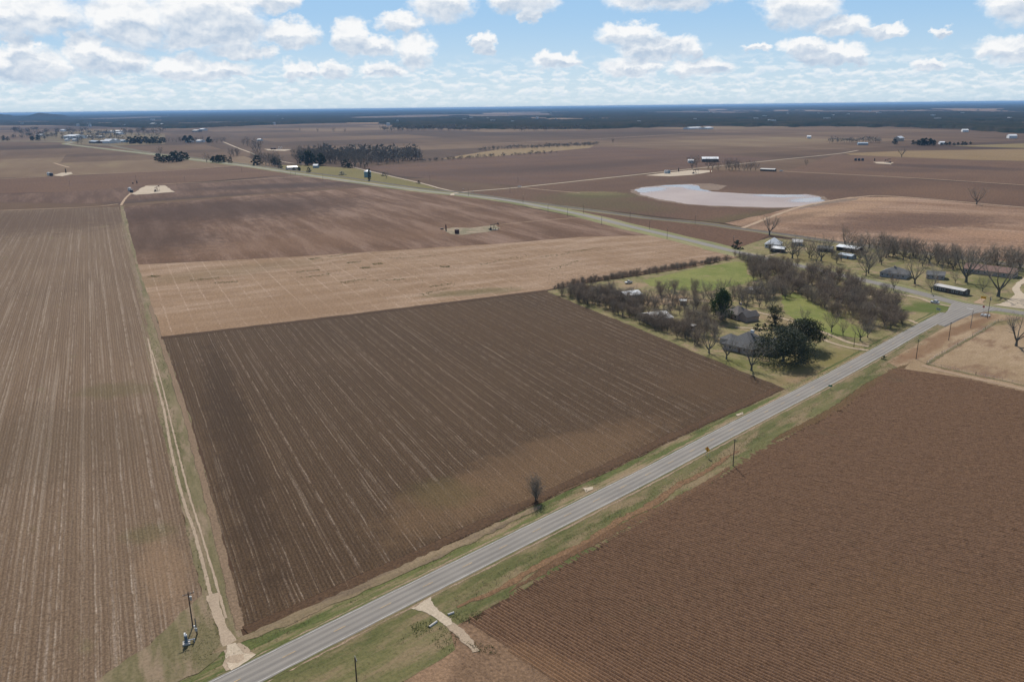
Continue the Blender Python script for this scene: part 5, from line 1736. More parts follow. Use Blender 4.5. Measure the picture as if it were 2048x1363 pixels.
building('house', 'dark low house left of the silver carport behind the forked trees', 'house', (1634, 503), (1664, 505), 9, 2.6, 1.5, 'gable', W_DARK, R_GREY, wins=2)
t, L, th = building('house', 'grey house with dark hip roof near the road bend, bare tree in front', 'house', (1759, 553), (1811, 559), 13, 3.0, 3.4, 'hip', W_GREY, R_GREY, wins=4)
m = MB(); m.box((L * 0.45, 6.0, 6.4), (0.9, 0.9, 1.6)); m.build('chimney', W_BRICK, t)
building('house', 'low grey-roofed house partly hidden behind the pale-barked tree', 'house', (1852, 557), (1888, 560), 10, 2.7, 1.8, 'gable', W_GREY, R_GREY, wins=3)
building('house', 'long brick house with reddish roof behind the trees right of the mobile home', 'house', (1926, 545), (2026, 557), 12, 3.0, 2.6, 'gable', W_BRICK, R_RED, wins=7)
building('mobile_home', 'long dark mobile home with pale roof at the road junction', 'mobile home', (1866, 580), (1926, 592), 6.5, 2.9, 0.8, 'gable', W_DARK, R_PALE, wins=6, over=0.25)
t, L, th = building('house', 'brick house with hipped grey-brown gables behind the tall glossy evergreen', 'house', (1446, 632), (1474, 641), 11, 3.0, 3.4, 'hip', W_BRICK, R_BROWN, wins=3)
w_ = MB(); w_.prism([(L - 0.3, 0), (L + 5.5, 0), (L + 5.5, 2.8), (L + 2.6, 4.9), (L - 0.3, 2.8)], 1.2, 10); w_.build('wing', W_BRICK, t)
w_ = MB(); w_.prism([(L - 0.7, 2.55), (L + 2.6, 4.95), (L + 5.9, 2.55), (L + 5.9, 2.69), (L + 2.6, 5.09), (L - 0.7, 2.69)], 0.8, 10.4); w_.build('wing_roof', R_BROWN, t)
m = MB(); m.box((L * 0.5, 7.0, 7.0), (0.9, 0.9, 1.4)); m.build('chimney', W_BRICK, t)
t, L, th = building('house', 'big house with wide grey hip roof behind three bare trees at the field edge', 'house', (1446, 698), (1502, 711), 17, 3.0, 5.2, 'hip', W_BRICK, R_GREY, wins=5, over=0.7)
w_ = MB(); w_.prism([(L - 2, 0), (L + 8, 0), (L + 8, 2.9), (L + 3, 5.4), (L - 2, 2.9)], 6, 19); w_.build('wing', W_BRICK, t)
w_ = MB(); w_.prism([(L - 2.6, 2.6), (L + 3, 5.5), (L + 8.6, 2.6), (L + 8.6, 2.74), (L + 3, 5.64), (L - 2.6, 2.74)], 5.5, 19.5); w_.build('wing_roof', R_GREY, t)
m = MB(); m.box((L * 0.62, 9.6, 8.4), (1.6, 1.0, 1.3)); m.build('chimney', M_TRIM, t)
w_ = MB(); w_.box((-3.0, 11, 1.35), (6.2, 8, 2.7)); w_.build('wing', W_GREY, t)
w_ = MB(); w_.add([(-6.6, 6.6, 2.75), (0.4, 6.6, 2.75), (0.4, 15.4, 2.75), (-6.6, 15.4, 2.75), (-3.1, 11, 4.8)], [(0, 1, 4), (1, 2, 4), (2, 3, 4), (3, 0, 4), (3, 2, 1, 0)]); w_.build('wing_roof', R_GREY, t)
building('barn', 'long low grey barn with mottled white roof near the field corner', 'barn', (1252, 606), (1284, 602), 10, 4.2, 1.4, 'gable', W_GREY, R_WHITE, wins=2, door=True, garage=1, big=True)
building('barn', 'pale metal building behind the overgrown field edge, twigs across its white roof', 'barn', (1280, 640), (1310, 653), 11, 3.6, 1.8, 'gable', W_TAN, R_PALE, wins=3, garage=1, ridge='y', big=True)
building('shed', 'little grey shed with white roof alone on the bare yard', 'shed', (1359, 610), (1370.5, 611), 3.4, 2.6, 0.5, 'gable', W_GREY, R_WHITE, wins=0, door=True, side_win=0)
building('shed', 'garden shed with pale flat roof among the trees left of the big grey roof', 'shed', (1374, 660), (1386, 662), 3.2, 2.5, 0.3, 'flat', W_GREY, R_PALE, wins=1, door=True, side_win=0)
building('barn', 'low white-roofed shelter at the far edge of the green strip', 'shelter', (1500, 588), (1528, 586), 6, 2.6, 0.8, 'gable', W_GREY, R_PALE, open_front=True)

# farmstead and barns out on the plain
FAR = [
    ('barn', 'farm shed with rusty white roof by the railway, dark bushes at both ends', (576, 340), (596, 339), 14, 4.5, 2.0, W_TAN, R_RUST),
    ('cottage', 'small grey cottage with white roof on the farmstead grass', (626, 336), (635, 336), 10, 4.5, 2.5, W_BLUE, R_WHITE),
    ('barn', 'long white-roofed barn behind the bare row on the caliche road', (1404, 324), (1437, 324), 30, 6, 3.0, W_DARK, R_WHITE),
    ('barn', 'small white barn on a green patch left of the long white-roofed barn', (1376, 326), (1387, 326), 14, 4.5, 2.0, W_WHITE, R_WHITE),
    ('shed', 'long low tan shed right of the bare row', (1520, 342), (1549, 343), 10, 3.0, 1.2, W_DARK, R_PALE),
    ('warehouse', 'big white warehouse of the far town', (127, 278), (149, 278), 70, 12, 5, W_WHITE, R_WHITE),
    ('barn', 'white arched barn nearest the grove at the far town', (205, 287), (219, 287), 40, 8, 7, W_WHITE, R_WHITE),
    ('barn', 'small white round-roofed barn right of the arched one', (221, 286), (230, 286), 30, 8, 6, W_WHITE, R_WHITE),
    ('barn', 'long blue-grey roofed barn right of the white barns', (231, 285), (246, 285), 30, 6, 3, W_BLUE, R_BLUE),
    ('barn', 'low white shed left of the arched barn', (198, 286), (206, 286), 25, 6, 3, W_WHITE, R_WHITE),
    ('house', 'white roofed house high in the far town', (120, 263), (127, 263), 30, 7, 5, W_WHITE, R_WHITE),
    ('house', 'pale house at the left of the far town', (71, 273), (82, 273), 30, 7, 4, W_TAN, R_PALE),
    ('house', 'small white house below the big warehouse', (144, 282), (151, 282), 18, 5, 4, W_WHITE, R_WHITE),
    ('house', 'white house left below the big warehouse', (129, 282), (134, 282), 18, 5, 4, W_WHITE, R_WHITE),
    ('shed', 'dark roofed shed beside the highway at the far town', (178, 286), (191, 287), 25, 6, 3, W_DARK, R_BLUE),
    ('barn', 'long thin white roof behind the far town', (222, 266), (246, 264), 50, 7, 3, W_GREY, R_PALE),
    ('barn', 'white barn standing right behind the far town', (231, 269), (240, 269), 30, 7, 4, W_WHITE, R_WHITE),
    ('shed', 'pale shed in the middle of the far town', (190, 276), (201, 276), 30, 6, 3, W_TAN, R_PALE),
    ('shed', 'tan shed behind the middle of the far town', (167, 276), (178, 276), 30, 6, 3, W_TAN, R_PALE),
    ('house', 'white roof far out in front of the woods on the left', (300, 250), (306, 250), 50, 9, 6, W_WHITE, R_WHITE),
    ('house', 'second white roof far out in front of the woods', (319, 251), (323, 251), 40, 9, 6, W_WHITE, R_WHITE),
    ('barn', 'white barn under the windbreak by the white road', (371, 285), (381, 285), 25, 6, 3, W_WHITE, R_WHITE),
    ('barn', 'second white barn under the windbreak by the white road', (392, 285), (402, 285), 25, 6, 3, W_WHITE, R_WHITE),
    ('shed', 'pale shed behind the tall trees by the white road', (514, 282), (520, 282), 20, 5, 3, W_WHITE, R_WHITE),
    ('barn', 'pale barn on the plain left of the dark tree row', (384, 264), (394, 264), 40, 7, 4, W_GREY, R_PALE),
    ('barn', 'white barn on the plain beside the pale one', (398, 261), (406, 261), 40, 7, 4, W_WHITE, R_WHITE),
    ('shed', 'white shed of the far right homestead, dark trees around', (1880, 289), (1890, 289), 20, 5, 2.5, W_WHITE, R_WHITE),
    ('house', 'pale house between dark trees at the far right homestead', (1799, 282), (1808, 281), 18, 8, 5, W_TAN, R_WHITE),
    ('shed', 'blue-roofed shed by the faint tree row on the right', (1716, 290), (1736, 290), 16, 4.5, 2, W_BLUE, R_BLUE),
    ('barn', 'far white shed on the plain near the right edge of the woods', (1925, 264), (1937, 264), 40, 7, 3, W_WHITE, R_WHITE),
    ('barn', 'white roofs on the plain right of the pond, in front of the woods', (1380, 259), (1404, 258), 40, 7, 3, W_WHITE, R_WHITE),
    ('barn', 'white roof right of the other white roofs in front of the woods', (1414, 259), (1427, 258), 40, 7, 3, W_WHITE, R_WHITE),
    ('shed', 'small white shed on the far dark field', (1614, 277), (1622, 277), 20, 6, 3, W_WHITE, R_WHITE),
    ('house', 'pale house at the far right edge of the plain', (2018, 277), (2034, 277), 30, 8, 4, W_WHITE, R_WHITE),
]
for nm, lab, a, b, D, H, rise, wm, rm in FAR:
    building(nm, lab, nm.replace('_', ' '), a, b, D, H, rise, 'gable', wm, rm, wins=2, side_win=0, z=0.2)

rf = MB()
q7 = random.Random(77)
for _ in range(45):
    x, y = q7.uniform(0, 2048), q7.uniform(226, 250)
    p = g(x, y - 0.0117 * (x - 1024) * 0.6)
    rf.box((p.x, p.y, 9), (q7.uniform(14, 45), q7.uniform(12, 20), 18), q7.uniform(0, 3))
tag(rf.build('distant_roofs', R_WHITE), kind='stuff')

# grain bin: ribbed green-blue cylinder with a conical white roof
p = g(735.5, 354)
t = thing('grain_bin', 'green-blue round grain bin with white cone roof, columnar evergreen in front of it', 'grain bin', (p.x, p.y, 0.1))
hb = metres(735, 354, 11.0)
rb = metres(735, 354, 7.0)
m = MB()
for k in range(8):
    m.tube((0, 0, hb * k / 8), (0, 0, hb * (k + 1) / 8 - 0.06), rb, rb, 24, False)
    m.tube((0, 0, hb * (k + 1) / 8 - 0.06), (0, 0, hb * (k + 1) / 8), rb * 1.012, rb * 1.012, 24, True)
m.build('wall', plain('bin_steel', (0.20, 0.31, 0.34), 0.5, 0.3), t)
m = MB(); m.tube((0, 0, hb), (0, 0, hb + rb * 0.5), rb * 1.06, 0.5, 24); m.tube((0, 0, hb + rb * 0.5), (0, 0, hb + rb * 0.5 + 0.5), 0.6, 0.6, 12)
m.build('roof', R_WHITE, t)
m = MB(); m.box((0.3 * rb, -rb * 0.97, 1.1), (1.0, 0.3, 2.2)); m.build('door', M_TRIM, t)

# ------------------------------------------------------------------ oil wells
M_STEEL = plain('black_steel', (0.045, 0.043, 0.042), 0.5, 0.3)
M_RUST = plain('rusty_tank', (0.085, 0.040, 0.032), 0.7, var=0.3)
M_TANKW = plain('tank_white', (0.66, 0.66, 0.64), 0.5, var=0.12)
M_TANKG = plain('tank_dark', (0.06, 0.065, 0.075), 0.5, var=0.2)
M_ORANGE = plain('orange_paint', (0.62, 0.20, 0.06), 0.5)


def pumpjack(px, py, label, rz=0.0, k=1.0, body=None, z=0.25, tilt=0.12):
    p = g(px, py)
    mt = body or M_STEEL
    t = thing('pumpjack', label, 'pumpjack', (p.x, p.y, z), rz, None, k)
    m = MB(); m.box((0, 0, 0.15), (8.5, 2.0, 0.3)); m.box((-1.0, 0, 0.45), (5, 1.5, 0.3)); m.build('base_frame', M_CONC, t)
    top = Vector((0.6, 0, 5.2))
    for sx, sy in ((-1.3, -0.9), (-1.3, 0.9), (1.5, -0.8), (1.5, 0.8)):
        m = MB(); m.tube((0.6 + sx, sy, 0.3), top, 0.14, 0.11, 6); m.build('leg', mt, t)
    m = MB()
    for zz in (1.7, 3.2):
        f = 1 - zz / 5.4
        m.tube((0.6 - 1.3 * f, -0.9 * f, zz), (0.6 - 1.3 * f, 0.9 * f, zz), 0.07, 0.07, 5)
        m.tube((0.6 + 1.5 * f, -0.8 * f, zz), (0.6 + 1.5 * f, 0.8 * f, zz), 0.07, 0.07, 5)
    m.build('brace', mt, t)
    m = MB(); m.box((0, 0, 0), (7.4, 0.36, 0.55)); b = m.build('walking_beam', mt, t); b.location = (0.6, 0, 5.45); b.rotation_euler = (0, tilt, 0)
    m = MB()
    pr = [(3.3, 0.9), (4.2, 0.65), (4.6, -0.1), (4.55, -0.9), (4.2, -1.6), (3.9, -1.4), (3.7, -0.6), (3.3, -0.4)]
    m.prism(pr, -0.28, 0.28); m.build('horse_head', mt, b)
    m = MB()
    for s in (-0.12, 0.12):
        m.tube((5.0, s, 0.4), (5.05, s, 4.2), 0.03, 0.03, 5)
    m.build('bridle', mt, t)
    m = MB(); m.tube((5.05, 0, 0), (5.05, 0, 1.6), 0.16, 0.12, 8); m.box((5.05, 0, 0.8), (0.5, 0.5, 0.35)); m.build('wellhead', mt, t)
    m = MB(); m.box((-2.6, 0, 1.5), (1.5, 1.1, 1.8)); m.build('gearbox', mt, t)
    for s in (-1, 1):
        m = MB(); m.box((-3.0, s * 0.85, 1.5), (0.35, 0.18, 2.2)); m.prism([(-3.9, 0.1), (-2.1, 0.1), (-1.9, 1.0), (-2.4, 1.35), (-3.6, 1.35), (-4.1, 1.0)], s * 0.78 - 0.16, s * 0.78 + 0.16)
        m.build('counterweight', mt, t)
        m = MB(); m.tube((-2.6, s * 0.7, 2.3), (-2.7, s * 0.3, 5.7), 0.08, 0.08, 5); m.build('pitman_arm', mt, t)
    m = MB(); m.box((-4.6, 0, 0.9), (0.9, 0.9, 0.9)); m.build('motor', mt, t)
    return t


def tank(px, py, label, r, h, mat, group=None, world=None, z=0.25):
    p = world or g(px, py)
    t = thing('storage_tank', label, 'tank', (p.x, p.y, z), 0, group)
    m = MB()
    m.tube((0, 0, 0), (0, 0, h), r, r, 18)
    for zz in (0.05, h * 0.5, h - 0.05):
        m.tube((0, 0, zz - 0.04), (0, 0, zz + 0.04), r + 0.05, r + 0.05, 18)
    m.build('shell', mat, t)
    m = MB(); m.tube((0, 0, h), (0, 0, h + r * 0.16), r * 1.01, 0.25, 18); m.tube((0, 0, h + r * 0.16), (0, 0, h + r * 0.16 + 0.3), 0.25, 0.25, 8); m.build('lid', mat, t)
    m = MB()
    for s in (-0.25, 0.25):
        m.tube((s, -r - 0.15, 0), (s, -r - 0.15, h + 0.8), 0.035, 0.035, 4)
    for k in range(int(h / 0.4)):
        m.tube((-0.25, -r - 0.15, 0.3 + 0.4 * k), (0.25, -r - 0.15, 0.3 + 0.4 * k), 0.025, 0.025, 4)
    m.build('ladder', M_STEEL, t)
    return t


def stack(name, px, py, label, cat, h, r, mat=M_STEEL, z=0.25):
    """upright separator vessel on a skirt, with a valve ring, side pipe and vent"""
    p = g(px, py)
    t = thing(name, label, cat, (p.x, p.y, z))
    m = MB(); m.tube((0, 0, 0.6), (0, 0, h * 0.9), r, r, 12); m.tube((0, 0, h * 0.9), (0, 0, h), r, r * 0.35, 12); m.tube((0, 0, 0.3), (0, 0, 0.6), r * 0.5, r, 12); m.build('vessel', mat, t)
    m = MB(); m.tube((0, 0, 0), (0, 0, 0.35), r * 1.25, r * 1.25, 10); m.build('foot', mat, t)
    m = MB(); m.tube((r * 1.3, 0, 0), (r * 1.3, 0, h * 0.7), 0.08, 0.08, 6); m.tube((r * 1.3, 0, h * 0.7), (0, 0, h * 0.7), 0.08, 0.08, 6); m.tube((0, 0, h), (0, 0, h * 1.08), 0.12, 0.12, 6); m.build('pipe', mat, t)
    return t


pumpjack(987, 460, 'black pumpjack on the weedy strip inside the dark tilled field', R(12), 0.95, tilt=-0.16)
tank(914, 467, 'squat dark red tank in the middle of the tilled field well site', 2.1, 3.6, M_RUST)
stack('separator', 892, 461, 'upright rusty separator left of the squat red tank', 'separator', 5.4, 0.55, M_RUST)
m = MB()
p = g(884, 459)
t = thing('heater', 'low dark heater lying left of the rusty separator', 'heater', (p.x, p.y, 0.2), R(10))
m.tube((-1.5, 0, 0.7), (1.5, 0, 0.7), 0.55, 0.55, 10); m.build('drum', M_STEEL, t)
m = MB(); m.box((-1, 0, 0.1), (0.3, 1.0, 0.2)); m.box((1, 0, 0.1), (0.3, 1.0, 0.2)); m.build('saddle', M_STEEL, t)
pumpjack(314, 383, 'tall pale and brown pumpjack on the caliche pad at the far left corner', R(75), 1.15, plain('tan_steel', (0.16, 0.10, 0.065), 0.6), tilt=-0.2)
tank(259.5, 382, 'white-topped dark tank left of the caliche pad, farther from the pumpjack', 2.2, 4.6, M_TANKW)
tank(263.5, 385, 'dark tank left of the caliche pad, nearer the camera', 2.2, 3.8, M_TANKG)
stack('separator', 274, 367, 'slim dark separator on the field behind the caliche pad', 'separator', 4.5, 0.7)
stack('separator', 266, 367.5, 'short dark drum beside the slim separator behind the caliche pad', 'separator', 2.2, 0.9)
tank(98, 351, 'silver tank of the far left well, left of the pair', 3.0, 5.2, M_TANKW)
tank(103, 352, 'dark tank of the far left well, right of the pair', 3.0, 5.2, M_TANKG)
stack('separator', 132, 346, 'slim dark separator on the far left well pad', 'separator', 8.0, 0.9)
for i, (x, mt, lb) in enumerate(((1330.5, M_TANKW, 'left of three pale tanks beside the caliche road'), (1334.5, M_TANKW, 'middle of three pale tanks beside the caliche road'), (1338.5, W_BLUE, 'right of three pale tanks beside the caliche road'))):
    tank(x, 347, lb, 1.8, 5.0, mt, 'tanks beside the caliche road')
stack('separator', 1357, 343.5, 'tall dark separator between the pale tanks and the pumpjack', 'separator', 6.5, 0.75)
pumpjack(1390, 347.5, 'pale and black pumpjack on the caliche pad above the pond', R(5), 1.05, tilt=-0.1)
stack('separator', 1420.5, 345, 'orange heater-treater at the right end of the pad above the pond', 'separator', 4.6, 0.8, M_ORANGE)
pumpjack(1776, 326, 'dark pumpjack tilted up on the pad in the right-hand field', R(160), 1.2, tilt=0.3)
for x, lb in ((1711, 'left dark tank of the right-hand field'), (1718, 'middle dark tank of the right-hand field'), (1725, 'right dark tank of the right-hand field')):
    tank(x, 321.5, lb, 2.4, 4.4, M_TANKG, 'dark tanks of the right-hand field')
stack('separator', 1749, 322, 'small separator left of the tilted pumpjack', 'separator', 5.5, 0.8)
tank(544, 299, 'left low red-brown tank beyond the white road', 4.0, 4.6, M_RUST, 'red tanks beyond the white road')
tank(550, 299, 'right low red-brown tank beyond the white road', 4.0, 4.6, M_RUST, 'red tanks beyond the white road')
pumpjack(560, 299, 'white and red pumpjack beyond the white road', R(30), 1.3, M_TANKW)

# ------------------------------------------------------------------ utility poles
M_WOOD = plain('pole_wood', (0.085, 0.062, 0.048), 0.9, var=0.25)
M_GREYW = plain('weathered_wood', (0.26, 0.23, 0.20), 0.9, var=0.2)
M_INS = plain('insulator', (0.55, 0.53, 0.50), 0.4)
M_GALV = plain('galvanised', (0.42, 0.43, 0.43), 0.45, 0.4)


def pole(px, py, h, label, arm=None, rz=0.0, group=None, transformer=False, wood=None, world=None, low=False):
    p = world or g(px, py)
    t = thing('utility_pole', label, 'utility pole', (p.x, p.y, 0.05), rz, group)
    m = MB(); m.tube((0, 0, 0), (0, 0, h), 0.16, 0.11, 8); m.build('post', wood or M_WOOD, t)
    if arm:
        m = MB(); m.box((0, -0.16, h - 0.45), (arm, 0.11, 0.13)); a = m.build('crossarm', wood or M_WOOD, t)
        i_ = MB()
        for k in (-0.46, -0.18, 0.18, 0.46):
            i_.tube((k * arm, -0.16, h - 0.38), (k * arm, -0.16, h - 0.15), 0.05, 0.04, 6)
        i_.build('insulator', M_INS, a)
        b_ = MB()
        for s in (-1, 1):
            b_.tube((s * arm * 0.28, -0.14, h - 0.5), (0, -0.12, h - 1.15), 0.025, 0.025, 4)
        b_.build('brace', M_GALV, t)
    elif not low:
        i_ = MB(); i_.tube((0, 0, h), (0, 0, h + 0.22), 0.05, 0.04, 6); i_.build('insulator', M_INS, t)
    if transformer:
        m = MB(); m.tube((0.38, -0.1, h - 2.1), (0.38, -0.1, h - 1.2), 0.22, 0.22, 10); m.tube((0.38, -0.1, h - 1.2), (0.38, -0.1, h - 1.0), 0.06, 0.05, 6); m.build('transformer', M_GALV, t)
    return t


ra = R(90) - math.atan2(_d.x, _d.y)
pole(1466, 931, 9.1, 'wooden pole with dark shadow at the field edge by the yellow diamond sign', 1.2, ra + R(90))
pole(386, 1254, 9.0, 'tall dark pole with crossarm beside the farm track entrance', 2.4, R(35), transformer=True)
t = pole(394.5, 1269, 4.2, 'short meter pole right of the tall crossarm pole', low=True)
m = MB(); m.box((0, -0.22, 1.5), (0.5, 0.25, 0.8)); m.box((-0.25, -0.2, 2.3), (0.3, 0.2, 0.4)); m.build('meter_box', M_GALV, t)
m = MB(); m.tube((0.1, -0.14, 1.9), (0.1, -0.14, 4.1), 0.03, 0.03, 5); m.build('conduit', M_GALV, t)
pole(716, 1394, 9.2, 'wooden pole cut by the bottom edge, white insulators at its top, nearest the camera', 1.5, ra + R(70))
pole(1832, 718, 9.1, 'wooden pole at the corner of the dry paddock fence', 0.9, ra + R(90))
pole(1897, 681, 9.1, 'wooden pole beside the paddock fence, halfway to the junction', 0.9, ra + R(90))
pole(1941, 656, 9.3, 'pale grey slender pole just inside the junction', None, 0, wood=M_GREYW)
t = pole(1974.5, 637, 12.0, 'tall dark double-armed pole at the junction beside the white pipe frames', 2.0, R(20), transformer=True)
m = MB(); m.box((0, -0.16, 10.2), (1.5, 0.11, 0.13)); m.build('crossarm', M_WOOD, t)
pole(1707.5, 694, 7.0, 'thin service pole between the two driveways', None)
hp = [(582, 352), (646, 360), (591, 350), (484, 345), (1046, 406), (1096, 425), (1135, 433), (1167, 427), (1203, 450), (1299, 459), (1334, 478), (1466, 496), (1020, 386), (937, 392), (860, 361), (272, 360), (370, 363), (140, 372), (1036, 365), (1260, 440), (1390, 449), (1540, 500)]
for x, y in hp:
    pole(x, y, 9.5, 'thin wooden pole of the lines along the highway and railway', 1.4, R(60), group='poles along the highway and railway')

# irrigation well by the track entrance
p = g(373.5, 1287)
t = thing('irrigation_pump', 'white-capped irrigation pump beside the short meter pole', 'pump', (p.x, p.y, 0.12), R(20))
m = MB(); m.box((0, 0, 0.2), (1.5, 1.5, 0.4)); m.build('base', M_CONC, t)
m = MB(); m.tube((0, 0, 0.4), (0, 0, 1.0), 0.34, 0.28, 12); m.tube((0, 0, 1.0), (0, 0, 2.0), 0.33, 0.33, 14); m.build('motor', plain('motor_blue', (0.10, 0.14, 0.18), 0.5), t)
m = MB(); m.tube((0, 0, 2.0), (0, 0, 2.25), 0.37, 0.30, 14); m.build('cap', M_TANKW, t)
m = MB(); m.tube((0.2, 0, 0.75), (1.6, 0, 0.75), 0.14, 0.14, 8); m.tube((1.6, 0, 0.85), (1.6, 0, 0.0), 0.15, 0.15, 8); m.build('discharge_pipe', M_GALV, t)
p = g(371, 1278)
t = thing('standpipe', 'pair of white capped standpipes behind the irrigation pump', 'standpipe', (p.x, p.y, 0.12))
for k, (dx, dy, h) in enumerate(((0, 0, 1.3), (0.45, -0.9, 1.0))):
    m = MB(); m.tube((dx, dy, 0), (dx, dy, h), 0.14, 0.14, 10); pp = m.build('pipe', M_STEEL, t)
    m = MB(); m.tube((dx, dy, h), (dx, dy, h + 0.22), 0.24, 0.20, 10); m.build('cap', M_TANKW, pp)

# culvert under the field entrance, either end
for (a, b, lab) in (((858.5, 1254), (874, 1243), 'pale concrete culvert pipe end with dark mouth west of the field entrance'), ((896, 1229.5), (908, 1225), 'pale concrete culvert pipe end east of the field entrance')):
    A, B = g(*a), g(*b)
    t = thing('culvert', lab, 'culvert', (A.x, A.y, 0.06), math.atan2((B - A).y, (B - A).x))
    L = (B - A).length
    m = MB(); m.tube((0, 0, 0.12), (L, 0, 0.12), 0.25, 0.25, 14, False); m.tube((0, 0, 0.12), (-0.06, 0, 0.12), 0.30, 0.30, 14, False); m.build('pipe', M_CONC, t)
    m = MB(); m.tube((0.05, 0, 0.12), (0.10, 0, 0.12), 0.235, 0.235, 14); m.build('mouth', M_BLACK, t)

# ------------------------------------------------------------------ road signs
M_SIGNY = plain('sign_yellow', (0.78, 0.40, 0.03), 0.5, var=0.05)
M_SIGNK = plain('sign_black', (0.02, 0.02, 0.02), 0.5)
M_SIGNR = plain('sign_red', (0.42, 0.03, 0.03), 0.5, var=0.05)
M_SIGNG = plain('sign_green', (0.02, 0.16, 0.09), 0.5, var=0.05)


def sign_post(t, x, h, mat=M_GALV, n='post'):
    m = MB(); m.tube((x, 0.05, 0), (x, 0.05, h), 0.05, 0.05, 6); return m.build(n, mat, t)


def plate(t, name, outline, y, mat, th=0.03, parent=None):
    m = MB(); m.prism(outline, y - th, y); return m.build(name, mat, parent or t)


def ngon(n, r, cx=0, cz=0, ph=0.0):
    return [(cx + r * math.cos(ph + 2 * math.pi * i / n), cz + r * math.sin(ph + 2 * math.pi * i / n)) for i in range(n)]


def text_mesh(body, size, mat, parent, loc, name='lettering'):
    cu = bpy.data.curves.new(name, 'FONT')
    cu.body, cu.size, cu.extrude = body, size, 0.005
    cu.align_x, cu.align_y = 'CENTER', 'CENTER'
    tmp = bpy.data.objects.new('tmp_text', cu)
    me = bpy.data.meshes.new_from_object(tmp)
    bpy.data.objects.remove(tmp)
    me.materials.clear()
    me.materials.append(mat)
    o = bpy.data.objects.new(name, me)
    COL.objects.link(o)
    o.parent = parent
    o.location = loc
    o.rotation_euler = (R(90), 0, 0)
    return o


face = math.atan2(_d.y, _d.x) - R(90)        # sign faces traffic coming up the road
p = g(1414, 914)
t = thing('warning_sign', 'yellow diamond stop-ahead sign beside the road near the field', 'road sign', (p.x, p.y, 0.1), face)
sign_post(t, 0, 3.4)
for s in (-0.8, 0.8):
    m = MB(); m.tube((s, 0.35, 0), (s, 0.35, 1.5), 0.05, 0.05, 6); m.build('reflector_post', M_INS, t)
d = plate(t, 'panel', ngon(4, 0.98, 0, 2.75), 0, M_SIGNY)
plate(t, 'stop_symbol', ngon(8, 0.26, 0, 3.12, math.pi / 8), -0.035, M_SIGNR, 0.01, d)
plate(t, 'arrow', [(-0.09, 2.1), (0.09, 2.1), (0.09, 2.45), (0.24, 2.45), (0, 2.78), (-0.24, 2.45), (-0.09, 2.45)], -0.035, M_SIGNK, 0.01, d)
p = g(1966, 623)
t = thing('stop_sign', 'stop sign at the junction left of the tall double-armed pole', 'stop sign', (p.x, p.y, 0.1), face)
sign_post(t, 0, 3.0)
d = plate(t, 'panel', ngon(8, 0.62, 0, 2.7, math.pi / 8), 0, M_SIGNR)
text_mesh('STOP', 0.42, M_TRIM, d, (0, -0.04, 2.7))
p = g(1966, 602)
t = thing('arrow_sign', 'yellow double-arrow board across the highway facing the near road', 'road sign', (p.x, p.y, 0.1), face)
for s in (-0.9, 0.9):
    sign_post(t, s, 2.6, M_GREYW)
d = plate(t, 'panel', [(-1.35, 1.4), (1.35, 1.4), (1.35, 2.7), (-1.35, 2.7)], 0, M_SIGNY)
plate(t, 'arrow', [(-1.15, 2.05), (-0.7, 2.45), (-0.7, 2.15), (0.7, 2.15), (0.7, 2.45), (1.15, 2.05), (0.7, 1.65), (0.7, 1.95), (-0.7, 1.95), (-0.7, 1.65)], -0.035, M_SIGNK, 0.01, d)
p = g(1876, 625)
t = thing('guide_sign', 'grey back of a wide guide sign on the grass left of the junction', 'road sign', (p.x, p.y, 0.1), face + R(180) - R(20))
for s in (-0.8, 0.8):
    sign_post(t, s, 2.4)
plate(t, 'panel', [(-1.25, 1.3), (1.25, 1.3), (1.25, 2.5), (-1.25, 2.5)], 0, M_GALV)
p = g(1660, 779)
t = thing('green_sign', 'small green sign at the right edge of the road below the live oaks', 'road sign', (p.x, p.y, 0.1), face + R(15))
sign_post(t, 0, 1.9)
plate(t, 'panel', [(-0.75, 1.25), (0.75, 1.25), (0.75, 1.9), (-0.75, 1.9)], 0, M_SIGNG)
p = g(1866, 598)
t = thing('small_sign', 'small grey sign at the highway edge behind the parked car', 'road sign', (p.x, p.y, 0.15), face)
sign_post(t, 0, 2.2)
plate(t, 'panel', [(-0.4, 1.5), (0.4, 1.5), (0.4, 2.3), (-0.4, 2.3)], 0, M_GALV)

# low white pipe frames at the junction
A, B = g(1961, 632), g(1973, 634)
t = thing('pipe_frames', 'two low white pipe frames on bare soil beside the junction pole', 'pipe frame', (A.x, A.y, 0.15), math.atan2((B - A).y, (B - A).x))
for k in range(2):
    m = MB()
    x0 = k * 2.0
    for dx, dy in ((0, 0), (1.6, 0), (1.6, 2.6), (0, 2.6)):
        m.tube((x0 + dx, dy, 0), (x0 + dx, dy, 0.9), 0.14, 0.14, 6)
    for zz in (0.5, 0.9):
        m.tube((x0, 0, zz), (x0 + 1.6, 0, zz), 0.13, 0.13, 6); m.tube((x0, 2.6, zz), (x0 + 1.6, 2.6, zz), 0.13, 0.13, 6)
        m.tube((x0, 0, zz), (x0, 2.6, zz), 0.13, 0.13, 6); m.tube((x0 + 1.6, 0, zz), (x0 + 1.6, 2.6, zz), 0.13, 0.13, 6)
    m.build('frame', M_TANKW, t)

# ------------------------------------------------------------------ vehicles
M_CARW = plain('car_paint_white', (0.72, 0.73, 0.74), 0.25, var=0.04, spec=0.6)
M_TYRE = plain('tyre', (0.025, 0.025, 0.025), 0.9)
M_LAMP = plain('tail_lamp', (0.35, 0.02, 0.02), 0.3)


